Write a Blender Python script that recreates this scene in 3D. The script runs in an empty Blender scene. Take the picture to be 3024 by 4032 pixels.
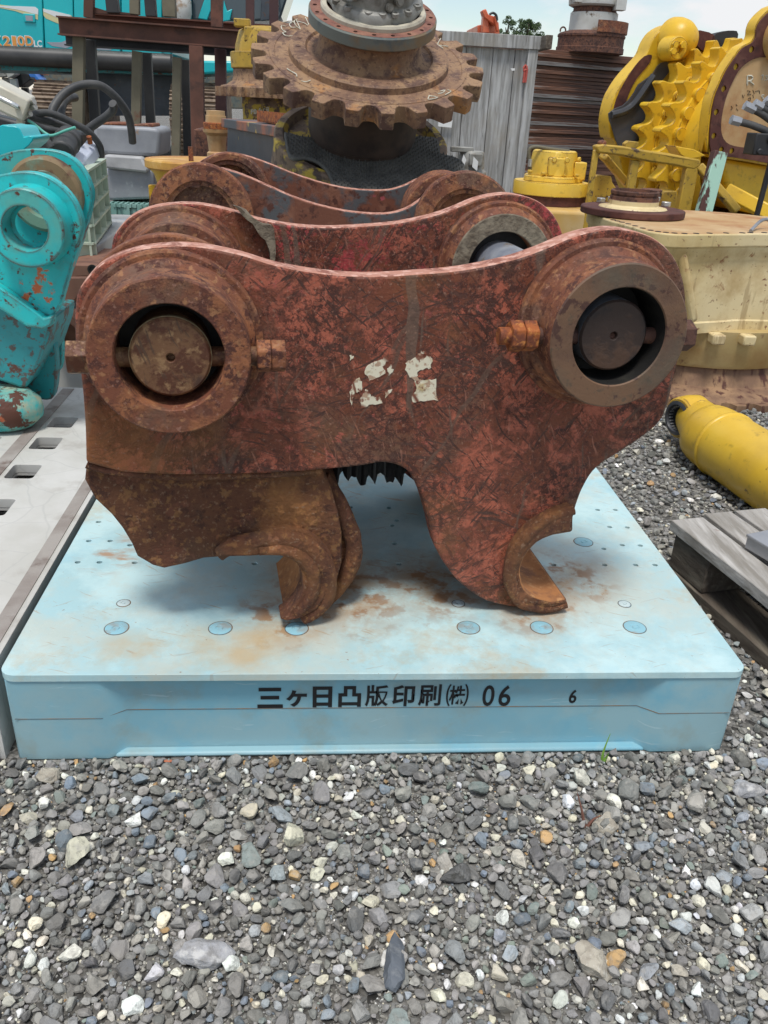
import bpy, bmesh, math, random
import numpy as np
from mathutils import Vector, Matrix

# ------------------------------------------------------------------ camera, sky, sun, exposure
SC = bpy.context.scene
COL = SC.collection
CAM = (-0.104, -0.9777, 0.9045); PITCH = .4567; YAW = .0898; ROLL = .0507; FPX = 830.0
cy_, sy_, cp_, sp_ = math.cos(YAW), math.sin(YAW), math.cos(PITCH), math.sin(PITCH)
FW = Vector((sy_*cp_, cy_*cp_, -sp_)); RT0 = Vector((cy_, -sy_, 0)); UP0 = RT0.cross(FW)
RT = math.cos(ROLL)*RT0 + math.sin(ROLL)*UP0
UP = -math.sin(ROLL)*RT0 + math.cos(ROLL)*UP0
cd = bpy.data.cameras.new('camera'); co = bpy.data.objects.new('camera', cd); COL.objects.link(co)
m = Matrix((RT, UP, -FW)).transposed().to_4x4(); m.translation = Vector(CAM)
co.matrix_world = m
cd.sensor_width = 36; cd.sensor_fit = 'AUTO'; cd.lens = FPX/1024*36
cd.clip_start = .02; cd.clip_end = 3000
SC.camera = co

SUN_EL, SUN_AZ = 70, 196       # azimuth measured clockwise from +y
wd = bpy.data.worlds.new("World"); SC.world = wd; wd.use_nodes = True
nt = wd.node_tree; nt.nodes.clear()
def wn(t, **k):
    n = nt.nodes.new(t)
    for a, b in k.items(): setattr(n, a, b)
    return n
wo = wn('ShaderNodeOutputWorld'); mixs = wn('ShaderNodeMixShader')
sky = wn('ShaderNodeTexSky'); sky.sky_type = 'NISHITA'; sky.sun_disc = False
sky.sun_elevation = math.radians(SUN_EL); sky.sun_rotation = math.radians(SUN_AZ)
sky.air_density = 1.2; sky.dust_density = .1; sky.ozone_density = 2.4
bg1 = wn('ShaderNodeBackground'); bg1.inputs[1].default_value = .12
bg2 = wn('ShaderNodeBackground'); bg2.inputs[0].default_value = (.95, .96, .98, 1); bg2.inputs[1].default_value = .86
nt.links.new(sky.outputs[0], bg1.inputs[0])
tc = wn('ShaderNodeTexCoord'); mp = wn('ShaderNodeMapping'); mp.inputs['Scale'].default_value = (1.0, 1.0, 2.6)
mp.inputs['Location'].default_value = (.35, 0.1, 0.12)
no = wn('ShaderNodeTexNoise'); no.inputs['Scale'].default_value = 4.2; no.inputs['Detail'].default_value = 9; no.inputs['Roughness'].default_value = .52
rp = wn('ShaderNodeValToRGB'); rp.color_ramp.elements[0].position = .45; rp.color_ramp.elements[1].position = .55
rp.color_ramp.elements[0].color = (.10, .10, .10, 1)
nt.links.new(tc.outputs['Generated'], mp.inputs[0]); nt.links.new(mp.outputs[0], no.inputs[0]); nt.links.new(no.outputs[0], rp.inputs[0])
nt.links.new(rp.outputs[0], mixs.inputs[0]); nt.links.new(bg1.outputs[0], mixs.inputs[1]); nt.links.new(bg2.outputs[0], mixs.inputs[2])
nt.links.new(mixs.outputs[0], wo.inputs[0])
sl = bpy.data.lights.new('sun', 'SUN'); sl.energy = 2.6; sl.angle = math.radians(14); sl.color = (1, .965, .91)
so = bpy.data.objects.new('sun', sl); COL.objects.link(so)
az, el = math.radians(SUN_AZ), math.radians(SUN_EL)
sd = Vector((math.sin(az)*math.cos(el), math.cos(az)*math.cos(el), math.sin(el)))
so.rotation_euler = sd.to_track_quat('Z', 'Y').to_euler()
SC.view_settings.view_transform = 'Standard'; SC.view_settings.look = 'None'
SC.view_settings.exposure = .12; SC.view_settings.gamma = 1

# ------------------------------------------------------------------ survey helpers: read a distance-tagged sighting as a point in the yard
K = 1659/3024; S = 768/1659
def ray(u, v):
    return FW + RT*((u*S-384)/FPX) + UP*((512-v*S)/FPX)
C0 = Vector(CAM)
def at(u, v, y):
    d = ray(u, v); return C0 + d*((y-C0.y)/d.y)
def atz(u, v, z):
    d = ray(u, v); return C0 + d*((z-C0.z)/d.z)
def xz(y, pts): return [(p.x, p.z) for p in (at(u, v, y) for u, v in pts)]
def zm(x0, y0, sc): return lambda *pts: [((x0+u/sc)*K, (y0+v/sc)*K) for u, v in pts]
ZA = zm(0, 0, 1.659); ZB = zm(800, 0, 1.3825); ZC = zm(1900, 0, 1.476); ZD = zm(0, 600, 1.843); ZE = zm(2300, 700, 2.2113)
ZF = zm(250, 550, 1.1441); ZG = zm(1500, 650, 1.2762); ZH = zm(2000, 0, 2.37); ZI = zm(2500, 0, 3.166); ZJ = zm(800, 200, 3.318)
ZK = zm(1000, 0, 2.0738); ZL = zm(0, 200, 4.1475); ZM = zm(200, 500, 3.318)
CO = Vector((.267, .172, 0)); CTH = math.radians(7)
CE1 = Vector((math.cos(CTH), math.sin(CTH), 0)); CE2 = Vector((-math.sin(CTH), math.cos(CTH), 0))
def lc(d, pts):                      # points on a plane of the rusty coupler, in its own frame
    out = []
    for u, v in pts:
        r = ray(u, v); t = ((CO-C0).dot(CE2)+d)/r.dot(CE2); X = C0+r*t
        out.append(((X-CO).dot(CE1), X.z))
    return out
def smooth(pts, n=4, closed=True):   # Catmull-Rom
    P = [Vector(p) for p in pts]; N = len(P); out = []
    rng = range(N) if closed else range(N-1)
    for i in rng:
        if closed: a, b, c, d = P[(i-1) % N], P[i], P[(i+1) % N], P[(i+2) % N]
        else: a, b, c, d = P[max(i-1, 0)], P[i], P[i+1], P[min(i+2, N-1)]
        for k in range(n):
            t = k/n
            out.append(.5*((2*b)+(c-a)*t+(2*a-5*b+4*c-d)*t*t+(3*b-a-3*c+d)*t**3))
    if not closed: out.append(P[-1])
    return [tuple(p) for p in out]
def circ(cx, cz, r, n=40, a0=0, a1=2*math.pi, full=True):
    k = n if full else n-1
    return [(cx+r*math.cos(a0+(a1-a0)*i/k), cz+r*math.sin(a0+(a1-a0)*i/k)) for i in range(n)]

# ------------------------------------------------------------------ object helpers
INV = {}
def thing(name, label, cat, loc=(0, 0, 0), rz=0, group=None, local=False, kind=None):
    o = bpy.data.objects.new(name, None); COL.objects.link(o)
    o.location = loc; o.rotation_euler = (0, 0, rz); o.empty_display_size = .1
    if label: o['label'] = label
    if cat: o['category'] = cat
    if group: o['group'] = group
    if kind: o['kind'] = kind
    INV[o.name] = None if local else Matrix.Translation(-Vector(loc))
    return o
def tag(o, label, cat, group=None, kind=None):
    o['label'] = label; o['category'] = cat
    if group: o['group'] = group
    if kind: o['kind'] = kind
    return o
def frame(o, ax, ay, az):
    return Matrix((ax, ay, az)).transposed().to_4x4() if o is None else Matrix.Translation(Vector(o)) @ Matrix((Vector(ax), Vector(ay), Vector(az))).transposed().to_4x4()
def zframe(p, d, up=(0, 0, 1)):      # matrix whose z axis runs along d
    d = Vector(d).normalized(); up = Vector(up)
    if abs(d.dot(up)) > .98: up = Vector((0, 1, 0))
    x = up.cross(d).normalized(); y = d.cross(x)
    return frame(p, x, y, d)
YF = frame((0, 0, 0), (1, 0, 0), (0, 0, 1), (0, -1, 0))   # local x->x, y->z, z->-y

class MB:
    def __init__(s): s.bm = bmesh.new(); s.mi = 0
    def _fin(s, vs, fs, M):
        if M is not None:
            for v in vs: v.co = M @ v.co
        for f in fs: f.material_index = s.mi
    def box(s, c, size, M=None, top=None):
        vs = []
        for z in (-.5, .5):
            k = 1 if (z < 0 or top is None) else top
            for x, y in ((-.5, -.5), (.5, -.5), (.5, .5), (-.5, .5)):
                vs.append(s.bm.verts.new((c[0]+x*size[0]*k, c[1]+y*size[1]*k, c[2]+z*size[2])))
        fs = [s.bm.faces.new([vs[i] for i in q]) for q in ((3, 2, 1, 0), (4, 5, 6, 7), (0, 1, 5, 4), (1, 2, 6, 5), (2, 3, 7, 6), (3, 0, 4, 7))]
        s._fin(vs, fs, M); return s
    def bar(s, p0, p1, w, h, up=(0, 0, 1)):
        p0, p1 = Vector(p0), Vector(p1); L = (p1-p0).length
        return s.box((0, 0, L/2), (w, h, L), zframe(p0, p1-p0, up))
    def prism(s, out, z0, z1, M=None, holes=(), wall=True):   # outline in local xy, from z0 to z1
        loops = [list(out)]+[list(h) for h in holes]
        allv, fs = [], []
        caps = []
        for z in (z0, z1):
            es, lv = [], []
            for lp in loops:
                vv = [s.bm.verts.new((p[0], p[1], z)) for p in lp]
                lv.append(vv); allv += vv
            if len(loops) == 1:
                caps.append(([lv[0]], None))
                f = s.bm.faces.new(lv[0]); fs.append(f)
            else:
                for vv in lv:
                    for i in range(len(vv)): es.append(s.bm.edges.new((vv[i], vv[(i+1) % len(vv)])))
                r = bmesh.ops.triangle_fill(s.bm, use_beauty=True, use_dissolve=False, edges=es)
                fs += [g for g in r['geom'] if isinstance(g, bmesh.types.BMFace)]
                caps.append((lv, None))
        if wall:
            for a, b in zip(caps[0][0], caps[1][0]):
                n = len(a)
                for i in range(n):
                    fs.append(s.bm.faces.new((a[i], a[(i+1) % n], b[(i+1) % n], b[i])))
        s._fin(allv, fs, M); return s
    def lathe(s, prof, M=None, seg=48, closed=False, rad=None):   # profile (r, h) about local z; rad(angle)->factor
        rings, vs, fs = [], [], []
        for r, h in prof:
            if r < 1e-6:
                v = s.bm.verts.new((0, 0, h)); rings.append([v]); vs.append(v)
            else:
                rg = []
                for i in range(seg):
                    a = 2*math.pi*i/seg; k = rad(a) if rad else 1
                    rg.append(s.bm.verts.new((r*k*math.cos(a), r*k*math.sin(a), h)))
                rings.append(rg); vs += rg
        pr = list(zip(rings, rings[1:]))
        if closed: pr.append((rings[-1], rings[0]))
        for A, B in pr:
            if len(A) == 1 and len(B) == 1: continue
            for i in range(seg):
                j = (i+1) % seg
                if len(A) == 1: fs.append(s.bm.faces.new((A[0], B[j], B[i])))
                elif len(B) == 1: fs.append(s.bm.faces.new((A[i], A[j], B[0])))
                else: fs.append(s.bm.faces.new((A[i], A[j], B[j], B[i])))
        s._fin(vs, fs, M); return s
    def cyl(s, p0, p1, r, r1=None, seg=24, cap=True):
        p0, p1 = Vector(p0), Vector(p1); L = (p1-p0).length; r1 = r if r1 is None else r1
        pf = [(r, 0), (r1, L)]
        if cap: pf = [(0, 0)]+pf+[(0, L)]
        return s.lathe(pf, zframe(p0, p1-p0), seg)
    def hexa(s, p, d, r, h, rot=0, hole=0):      # hexagonal bolt head or nut
        return s.prism([(r*math.cos(rot+i*math.pi/3), r*math.sin(rot+i*math.pi/3)) for i in range(6)], 0, h, zframe(p, d))
    def tube(s, pts, r, seg=10, cap=True, n=4, sm=True):
        P = [Vector(p) for p in (smooth(pts, n, False) if sm and len(pts) > 2 else pts)]
        rr = r if callable(r) else (lambda t: r)
        rings, fs, vs = [], [], []
        x = None
        for i, p in enumerate(P):
            d = (P[min(i+1, len(P)-1)]-P[max(i-1, 0)]).normalized()
            if x is None: x = d.orthogonal().normalized()
            else: x = (x-d*x.dot(d)).normalized()
            y = d.cross(x); q = rr(i/(len(P)-1))
            rg = [s.bm.verts.new(p+x*q*math.cos(2*math.pi*k/seg)+y*q*math.sin(2*math.pi*k/seg)) for k in range(seg)]
            rings.append(rg); vs += rg
        for A, B in zip(rings, rings[1:]):
            for k in range(seg): fs.append(s.bm.faces.new((A[k], A[(k+1) % seg], B[(k+1) % seg], B[k])))
        if cap: fs += [s.bm.faces.new(rings[0][::-1]), s.bm.faces.new(rings[-1])]
        s._fin(vs, fs, None); return s
    def mesh(s, me, M):
        n0 = len(s.bm.verts); f0 = len(s.bm.faces)
        s.bm.from_mesh(me); s.bm.verts.ensure_lookup_table(); s.bm.faces.ensure_lookup_table()
        for v in s.bm.verts[n0:]: v.co = M @ v.co
        for f in s.bm.faces[f0:]: f.material_index = s.mi
        return s
    def jitter(s, a, f=30., seed=0):
        from mathutils import noise
        for v in s.bm.verts: v.co += noise.noise_vector(v.co*f+Vector((seed, 0, 0)))*a
        return s
    def build(s, name, mats, parent=None, bev=0, seg=2, ang=38, smooth=True, M=None):
        bmesh.ops.recalc_face_normals(s.bm, faces=s.bm.faces[:])
        me = bpy.data.meshes.new(name)
        s.bm.to_mesh(me); s.bm.free()
        if M is not None: me.transform(M)
        if parent is not None and INV.get(parent.name) is not None: me.transform(INV[parent.name])
        for mt in (mats if isinstance(mats, (list, tuple)) else [mats]): me.materials.append(mt)
        o = bpy.data.objects.new(name, me); COL.objects.link(o)
        if parent is not None: o.parent = parent
        INV[o.name] = INV.get(parent.name) if parent is not None else None
        if smooth:
            me.polygons.foreach_set('use_smooth', [True]*len(me.polygons))
            me.set_sharp_from_angle(angle=math.radians(ang))
        if bev:
            b = o.modifiers.new('bevel', 'BEVEL'); b.width = bev; b.segments = seg; b.limit_method = 'ANGLE'; b.angle_limit = math.radians(40); b.harden_normals = False
        me.update()
        return o
def centre(o):        # a one-mesh top-level thing: put its origin at the base of its mesh
    me = o.data; n = len(me.vertices); a = np.empty(n*3); me.vertices.foreach_get('co', a); a = a.reshape(-1, 3)
    c = Vector(((a[:, 0].min()+a[:, 0].max())/2, (a[:, 1].min()+a[:, 1].max())/2, a[:, 2].min()))
    me.transform(Matrix.Translation(-c)); o.location = c; return o
def copy_tree(o, parent=None):
    c = o.copy(); COL.objects.link(c)
    if parent: c.parent = parent
    for ch in list(o.children): copy_tree(ch, c)
    return c
def text_mesh(body, size, off=0, align='LEFT', spacing=1.0):
    cu = bpy.data.curves.new('lettering', 'FONT'); cu.body = body; cu.size = size; cu.offset = off; cu.align_x = align
    cu.space_character = spacing; cu.resolution_u = 4
    ob = bpy.data.objects.new('lettering_curve', cu); COL.objects.link(ob)
    dg = bpy.context.evaluated_depsgraph_get(); dg.update()
    me = bpy.data.meshes.new_from_object(ob.evaluated_get(dg))
    bpy.data.objects.remove(ob); bpy.data.curves.remove(cu)
    return me

# ------------------------------------------------------------------ materials
def new_mat(name):
    mt = bpy.data.materials.new(name); mt.use_nodes = True
    return mt, mt.node_tree, mt.node_tree.nodes['Principled BSDF']
def noise_fac(t, co, scale, thr, soft, stretch=(1, 1, 1), detail=6, rough=.6, kind='noise', seed=0, rot=(0, 0, 0), dist=0):
    N, L = t.nodes, t.links
    mp = N.new('ShaderNodeMapping'); mp.inputs['Scale'].default_value = stretch; mp.inputs['Location'].default_value = (seed*3.1, seed*1.7, seed*2.3)
    mp.inputs['Rotation'].default_value = rot
    L.new(co, mp.inputs[0])
    if kind == 'noise':
        n = N.new('ShaderNodeTexNoise'); n.inputs['Scale'].default_value = scale; n.inputs['Detail'].default_value = detail; n.inputs['Roughness'].default_value = rough
        n.inputs['Distortion'].default_value = dist
        out = n.outputs[0]
    elif kind == 'scr':       # fine wandering scratches: turn first, then stretch
        n0 = N.new('ShaderNodeTexNoise'); n0.inputs['Scale'].default_value = 7; n0.inputs['Detail'].default_value = 2; L.new(co, n0.inputs[0])
        ad = N.new('ShaderNodeMixRGB'); ad.blend_type = 'ADD'; ad.inputs[0].default_value = .055; L.new(co, ad.inputs[1]); L.new(n0.outputs[1], ad.inputs[2])
        mr = N.new('ShaderNodeMapping'); mr.inputs['Rotation'].default_value = rot; L.new(ad.outputs[0], mr.inputs[0])
        mp.inputs['Rotation'].default_value = (0, 0, 0); L.new(mr.outputs[0], mp.inputs[0])
        n = N.new('ShaderNodeTexNoise'); n.inputs['Scale'].default_value = scale; n.inputs['Detail'].default_value = detail; n.inputs['Roughness'].default_value = rough
        L.new(mp.outputs[0], n.inputs[0]); out = n.outputs[0]
    elif kind == 'vor':
        n = N.new('ShaderNodeTexVoronoi'); n.inputs['Scale'].default_value = scale; out = n.outputs[0]
    elif kind == 'crack':     # thin scratch-like lines
        n0 = N.new('ShaderNodeTexNoise'); n0.inputs['Scale'].default_value = scale*.35; n0.inputs['Detail'].default_value = 3; L.new(mp.outputs[0], n0.inputs[0])
        ad = N.new('ShaderNodeMixRGB'); ad.blend_type = 'ADD'; ad.inputs[0].default_value = .12; L.new(mp.outputs[0], ad.inputs[1]); L.new(n0.outputs[1], ad.inputs[2])
        n = N.new('ShaderNodeTexVoronoi'); n.feature = 'DISTANCE_TO_EDGE'; n.inputs['Scale'].default_value = scale
        L.new(ad.outputs[0], n.inputs[0]); out = n.outputs[0]
    if kind not in ('crack', 'scr'): L.new(mp.outputs[0], n.inputs[0])
    r = N.new('ShaderNodeMapRange'); r.inputs[1].default_value = thr-soft; r.inputs[2].default_value = thr+soft
    if kind == 'crack': r.inputs[3].default_value = 1; r.inputs[4].default_value = 0
    L.new(out, r.inputs[0]); return r.outputs[0]
def layered(name, base, layers=(), rough=.7, metal=0, bump=.3, bscale=120, spec=.5, attr=None, rlayers=True, bdist=.002, edge=None):
    """base colour overlaid by layers (colour, scale, threshold, softness, opts)"""
    mt, t, p = new_mat(name); N, L = t.nodes, t.links
    tc = N.new('ShaderNodeTexCoord'); co = tc.outputs['Object']
    if attr:
        a = N.new('ShaderNodeAttribute'); a.attribute_name = attr; col = a.outputs['Color']
    else:
        c = N.new('ShaderNodeRGB'); c.outputs[0].default_value = (*base, 1); col = c.outputs[0]
    facs = []
    for i, ly in enumerate(layers):
        o = dict(ly[4]) if len(ly) > 4 else {}
        near = o.pop('near', None)
        amt = o.pop('amt', 1.0); mode = o.pop('mode', 'MIX'); mask = o.pop('mask', None)
        f = noise_fac(t, co, ly[1], ly[2], ly[3], seed=o.pop('seed', i+1), **o)
        if mask is not None:
            g = noise_fac(t, co, mask[0], mask[1], mask[2], seed=i+20)
            mm = N.new('ShaderNodeMath'); mm.operation = 'MULTIPLY'; L.new(f, mm.inputs[0]); L.new(g, mm.inputs[1]); f = mm.outputs[0]
        if near:               # a stain that sits round given spots (x, y, radius)
            tot = None
            for nx, ny, nr in near:
                sx = N.new('ShaderNodeVectorMath'); sx.operation = 'DISTANCE'; sx.inputs[1].default_value = (nx, ny, 0)
                fl_ = N.new('ShaderNodeVectorMath'); fl_.operation = 'MULTIPLY'; fl_.inputs[1].default_value = (1, 1, 0); L.new(co, fl_.inputs[0]); L.new(fl_.outputs[0], sx.inputs[0])
                r_ = N.new('ShaderNodeMapRange'); r_.inputs[1].default_value = nr*.35; r_.inputs[2].default_value = nr; r_.inputs[3].default_value = 1; r_.inputs[4].default_value = 0
                L.new(sx.outputs['Value'], r_.inputs[0])
                if tot is None: tot = r_.outputs[0]
                else:
                    ma = N.new('ShaderNodeMath'); ma.operation = 'MAXIMUM'; L.new(tot, ma.inputs[0]); L.new(r_.outputs[0], ma.inputs[1]); tot = ma.outputs[0]
            mm = N.new('ShaderNodeMath'); mm.operation = 'MULTIPLY'; L.new(f, mm.inputs[0]); L.new(tot, mm.inputs[1]); f = mm.outputs[0]
        if amt != 1:
            mm = N.new('ShaderNodeMath'); mm.operation = 'MULTIPLY'; mm.inputs[1].default_value = amt; L.new(f, mm.inputs[0]); f = mm.outputs[0]
        mx = N.new('ShaderNodeMixRGB'); mx.blend_type = mode; mx.inputs[2].default_value = (*ly[0], 1)
        L.new(f, mx.inputs[0]); L.new(col, mx.inputs[1]); col = mx.outputs[0]; facs.append(f)
    if edge:                   # paint worn through along the corners of the steel
        bv = N.new('ShaderNodeBevel'); bv.samples = 4; bv.inputs['Radius'].default_value = edge[1]
        ge = N.new('ShaderNodeNewGeometry'); dt = N.new('ShaderNodeVectorMath'); dt.operation = 'DOT_PRODUCT'
        L.new(bv.outputs[0], dt.inputs[0]); L.new(ge.outputs['Normal'], dt.inputs[1])
        r_ = N.new('ShaderNodeMapRange'); r_.inputs[1].default_value = .999; r_.inputs[2].default_value = .90; L.new(dt.outputs['Value'], r_.inputs[0])
        nz = noise_fac(t, co, edge[2], .5, .12, detail=8, rough=.7, seed=31)
        mm = N.new('ShaderNodeMath'); mm.operation = 'MULTIPLY'; L.new(r_.outputs[0], mm.inputs[0]); L.new(nz, mm.inputs[1])
        mg = N.new('ShaderNodeMapRange'); mg.inputs[1].default_value = .18; mg.inputs[2].default_value = .34; L.new(mm.outputs[0], mg.inputs[0])
        mx = N.new('ShaderNodeMixRGB'); mx.inputs[2].default_value = (*edge[0], 1); L.new(mg.outputs[0], mx.inputs[0]); L.new(col, mx.inputs[1]); col = mx.outputs[0]
    L.new(col, p.inputs['Base Color'])
    p.inputs['Metallic'].default_value = metal; p.inputs['Roughness'].default_value = rough
    p.inputs['Specular IOR Level'].default_value = spec
    if bump:
        n = N.new('ShaderNodeTexNoise'); n.inputs['Scale'].default_value = bscale; n.inputs['Detail'].default_value = 6; n.inputs['Roughness'].default_value = .65
        L.new(co, n.inputs[0])
        h = n.outputs[0]
        if facs and rlayers:
            ad = N.new('ShaderNodeMath'); ad.operation = 'ADD'; L.new(h, ad.inputs[0]); L.new(facs[0], ad.inputs[1]); h = ad.outputs[0]
        b = N.new('ShaderNodeBump'); b.inputs['Strength'].default_value = bump; b.inputs['Distance'].default_value = bdist
        L.new(h, b.inputs['Height']); L.new(b.outputs[0], p.inputs['Normal'])
    return mt
ST = dict
RU_D, RU_M, RU_O, RU_G = (.075, .022, .012), (.17, .062, .035), (.30, .115, .04), (.15, .105, .075)
M = {}
# main coupler side plate: brown scale, faded red paint, scratches, orange bloom
SCR = lambda ang, st=(46, 1, 4.5), **k: ST(kind='scr', stretch=st, rot=(0, ang, 0), detail=4, rough=.55, **k)
M['plate'] = layered('rusty_red_plate', (.185, .050, .021), [
    ((.42, .112, .062), 15, .512, .035, ST(detail=13, rough=.80, dist=.4)),
    ((.150, .080, .046), 5, .555, .05, ST(detail=11, rough=.75, amt=.75)),
    ((.50, .115, .085), 30, .58, .02, ST(detail=12, rough=.80, mask=(4, .50, .06))),
    ((.078, .020, .011), 75, .505, .018, ST(detail=12, rough=.82, mask=(4.5, .46, .08))),
    ((.066, .018, .010), 28, .56, .012, ST(detail=13, rough=.88)),
    ((.072, .022, .013), 4, .60, .012, SCR(.75, mask=(4, .50, .06))), ((.08, .028, .017), 4, .60, .012, SCR(-.6, mask=(5, .50, .06))), ((.09, .035, .022), 4, .605, .012, SCR(1.3, mask=(3.5, .5, .06))), ((.08, .028, .018), 5, .61, .012, SCR(-1.15, mask=(4.2, .5, .06))),
    ((.48, .20, .13), 5, .65, .012, SCR(.3, amt=.5, mask=(3, .52, .06))),
    ((.15, .09, .062), 2.2, .63, .012, SCR(.1, (11, 1, .8), amt=.85)), ((.14, .075, .05), 2.4, .635, .012, SCR(-.5, (12, 1, .9), amt=.8)),
    ((.31, .12, .03), 5, .60, .07, ST(detail=11, amt=.6)),
    ((.40, .22, .15), 170, .63, .03, ST(amt=.6)),
], rough=.52, bump=.7, bscale=260)
M['plate_rear'] = layered('flaking_pink_red_plate', (.185, .050, .021), [
    ((.42, .112, .062), 15, .512, .035, ST(detail=13, rough=.80, dist=.4)),
    ((.150, .080, .046), 5, .555, .05, ST(detail=11, rough=.75, amt=.75)),
    ((.42, .055, .055), 9, .53, .02, ST(detail=12, rough=.80)),
    ((.078, .020, .011), 75, .505, .018, ST(detail=12, rough=.82, mask=(4.5, .46, .08))),
    ((.066, .018, .010), 28, .56, .012, ST(detail=13, rough=.88)),
    ((.072, .022, .013), 4, .60, .012, SCR(.75, mask=(4, .50, .06))), ((.08, .028, .017), 4, .60, .012, SCR(-.6, mask=(5, .50, .06))), ((.09, .035, .022), 4, .605, .012, SCR(1.3, mask=(3.5, .5, .06))), ((.08, .028, .018), 5, .61, .012, SCR(-1.15, mask=(4.2, .5, .06))),
    ((.48, .20, .13), 5, .65, .012, SCR(.3, amt=.5, mask=(3, .52, .06))),
    ((.15, .09, .062), 2.2, .63, .012, SCR(.1, (11, 1, .8), amt=.85)), ((.14, .075, .05), 2.4, .635, .012, SCR(-.5, (12, 1, .9), amt=.8)),
    ((.31, .12, .03), 5, .60, .07, ST(detail=11, amt=.6)),
    ((.40, .22, .15), 170, .63, .03, ST(amt=.6)),
], rough=.52, bump=.7, bscale=260)
M['rust'] = layered('brown_rust', (.185, .060, .029), [
    ((.30, .112, .046), 16, .52, .05, ST(detail=11, rough=.75)), ((.14, .085, .058), 9, .57, .05, ST(detail=10, amt=.7)),
    ((.085, .026, .016), 48, .53, .025, ST(detail=10, rough=.75, mask=(7, .42, .12))), ((.36, .17, .075), 75, .60, .03, ST(amt=.75)), ((.065, .024, .017), 9, .60, .04, ST(detail=11, rough=.75, amt=.85)), ((.33, .17, .12), 140, .63, .03, ST(amt=.6))], rough=.75, bump=.6, bscale=200)
M['rust_dark'] = layered('dark_rust', (.095, .042, .028), [
    ((.16, .066, .038), 18, .52, .05, ST(detail=10)), ((.045, .018, .014), 40, .55, .04, ST(detail=9)), ((.21, .095, .05), 70, .61, .03, ST(amt=.7))], rough=.78, bump=.5, bscale=200)
M['jaw'] = layered('earthy_rust_casting', (.15, .052, .025), [
    ((.215, .083, .034), 13, .51, .09, ST(detail=12, rough=.76)), ((.095, .032, .017), 34, .55, .03, ST(detail=12, rough=.8)), ((.36, .17, .06), 80, .59, .03, ST(detail=9, amt=.75)),
    ((.12, .078, .048), 8, .60, .05, ST(detail=10, amt=.5)), ((.40, .17, .05), 6, .60, .06, ST(detail=11, amt=.6)), ((.36, .22, .13), 160, .62, .03, ST(amt=.6))], rough=.78, bump=1.0, bscale=110, bdist=.005)
M['jaw_orange'] = layered('sunlit_orange_rust', (.36, .15, .05), [((.2, .085, .04), 20, .55, .06), ((.45, .22, .09), 60, .6, .05)], rough=.85, bump=.5)  # orange rust, with sunlight on the hook's inner face painted in brighter
M['nut_orange'] = layered('bright_rust_nut', (.33, .09, .02), [((.16, .045, .02), 40, .5, .06), ((.45, .17, .04), 90, .58, .05)], rough=.8, bump=.4, bscale=250)
M['edge'] = layered('skylit_pink_rust_edge', (.46, .21, .145), [((.27, .095, .06), 24, .54, .03, ST(detail=10)), ((.62, .36, .28), 80, .55, .05)], rough=.65, bump=.3)  # sky light on upward faces, painted in as a paler pink rust
M['pin'] = layered('worn_pin_steel', (.19, .095, .046), [((.105, .038, .02), 24, .52, .04, ST(detail=11, rough=.75)), ((.30, .175, .085), 60, .57, .04, ST(detail=9)), ((.08, .04, .026), 12, .59, .04, ST(detail=9)), ((.09, .055, .035), 5, .62, .02, SCR(.4, amt=.7))], rough=.5, metal=.25, bump=.35, bscale=200)
M['pin_dark'] = layered('oily_pin_steel', (.052, .034, .028), [((.10, .056, .037), 18, .55, .06), ((.025, .023, .024), 14, .56, .05)], rough=.5, metal=.3, bump=.3)
M['ring_r'] = layered('brown_ring_face', (.115, .060, .037), [((.17, .092, .05), 11, .5, .08, ST(detail=9)), ((.075, .032, .022), 34, .60, .02, ST(detail=9)), ((.10, .085, .06), 7, .57, .06, ST(amt=.7)), ((.08, .065, .045), 60, .62, .03, ST(amt=.6))], rough=.65, bump=.35, bscale=200)
M['steel_pin'] = layered('greased_pin_steel', (.42, .44, .47), [((.25, .27, .32), 15, .5, .1), ((.3, .22, .14), 25, .62, .06)], rough=.45, metal=.4, bump=.1)
M['decal'] = layered('old_white_paint', (.72, .66, .5), [((.5, .38, .2), 30, .6, .05), ((.2, .07, .04), 40, .56, .02, ST(detail=10)), ((.45, .30, .2), 90, .56, .03), ((.2, .07, .04), 14, .02, .012, ST(kind='crack', stretch=(1, 1, .6)))], rough=.7, bump=.3)
M['mud'] = layered('dried_mud', (.25, .21, .15), [((.13, .1, .07), 40, .5, .1)], rough=.95, bump=.8)
M['rubber'] = layered('black_rubber', (.022, .022, .023), [((.05, .05, .05), 20, .55, .1)], rough=.6, bump=.2)
M['hose'] = layered('dusty_black_hose', (.04, .041, .042), [((.085, .083, .08), 12, .55, .12)], rough=.55, bump=.15)
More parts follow.
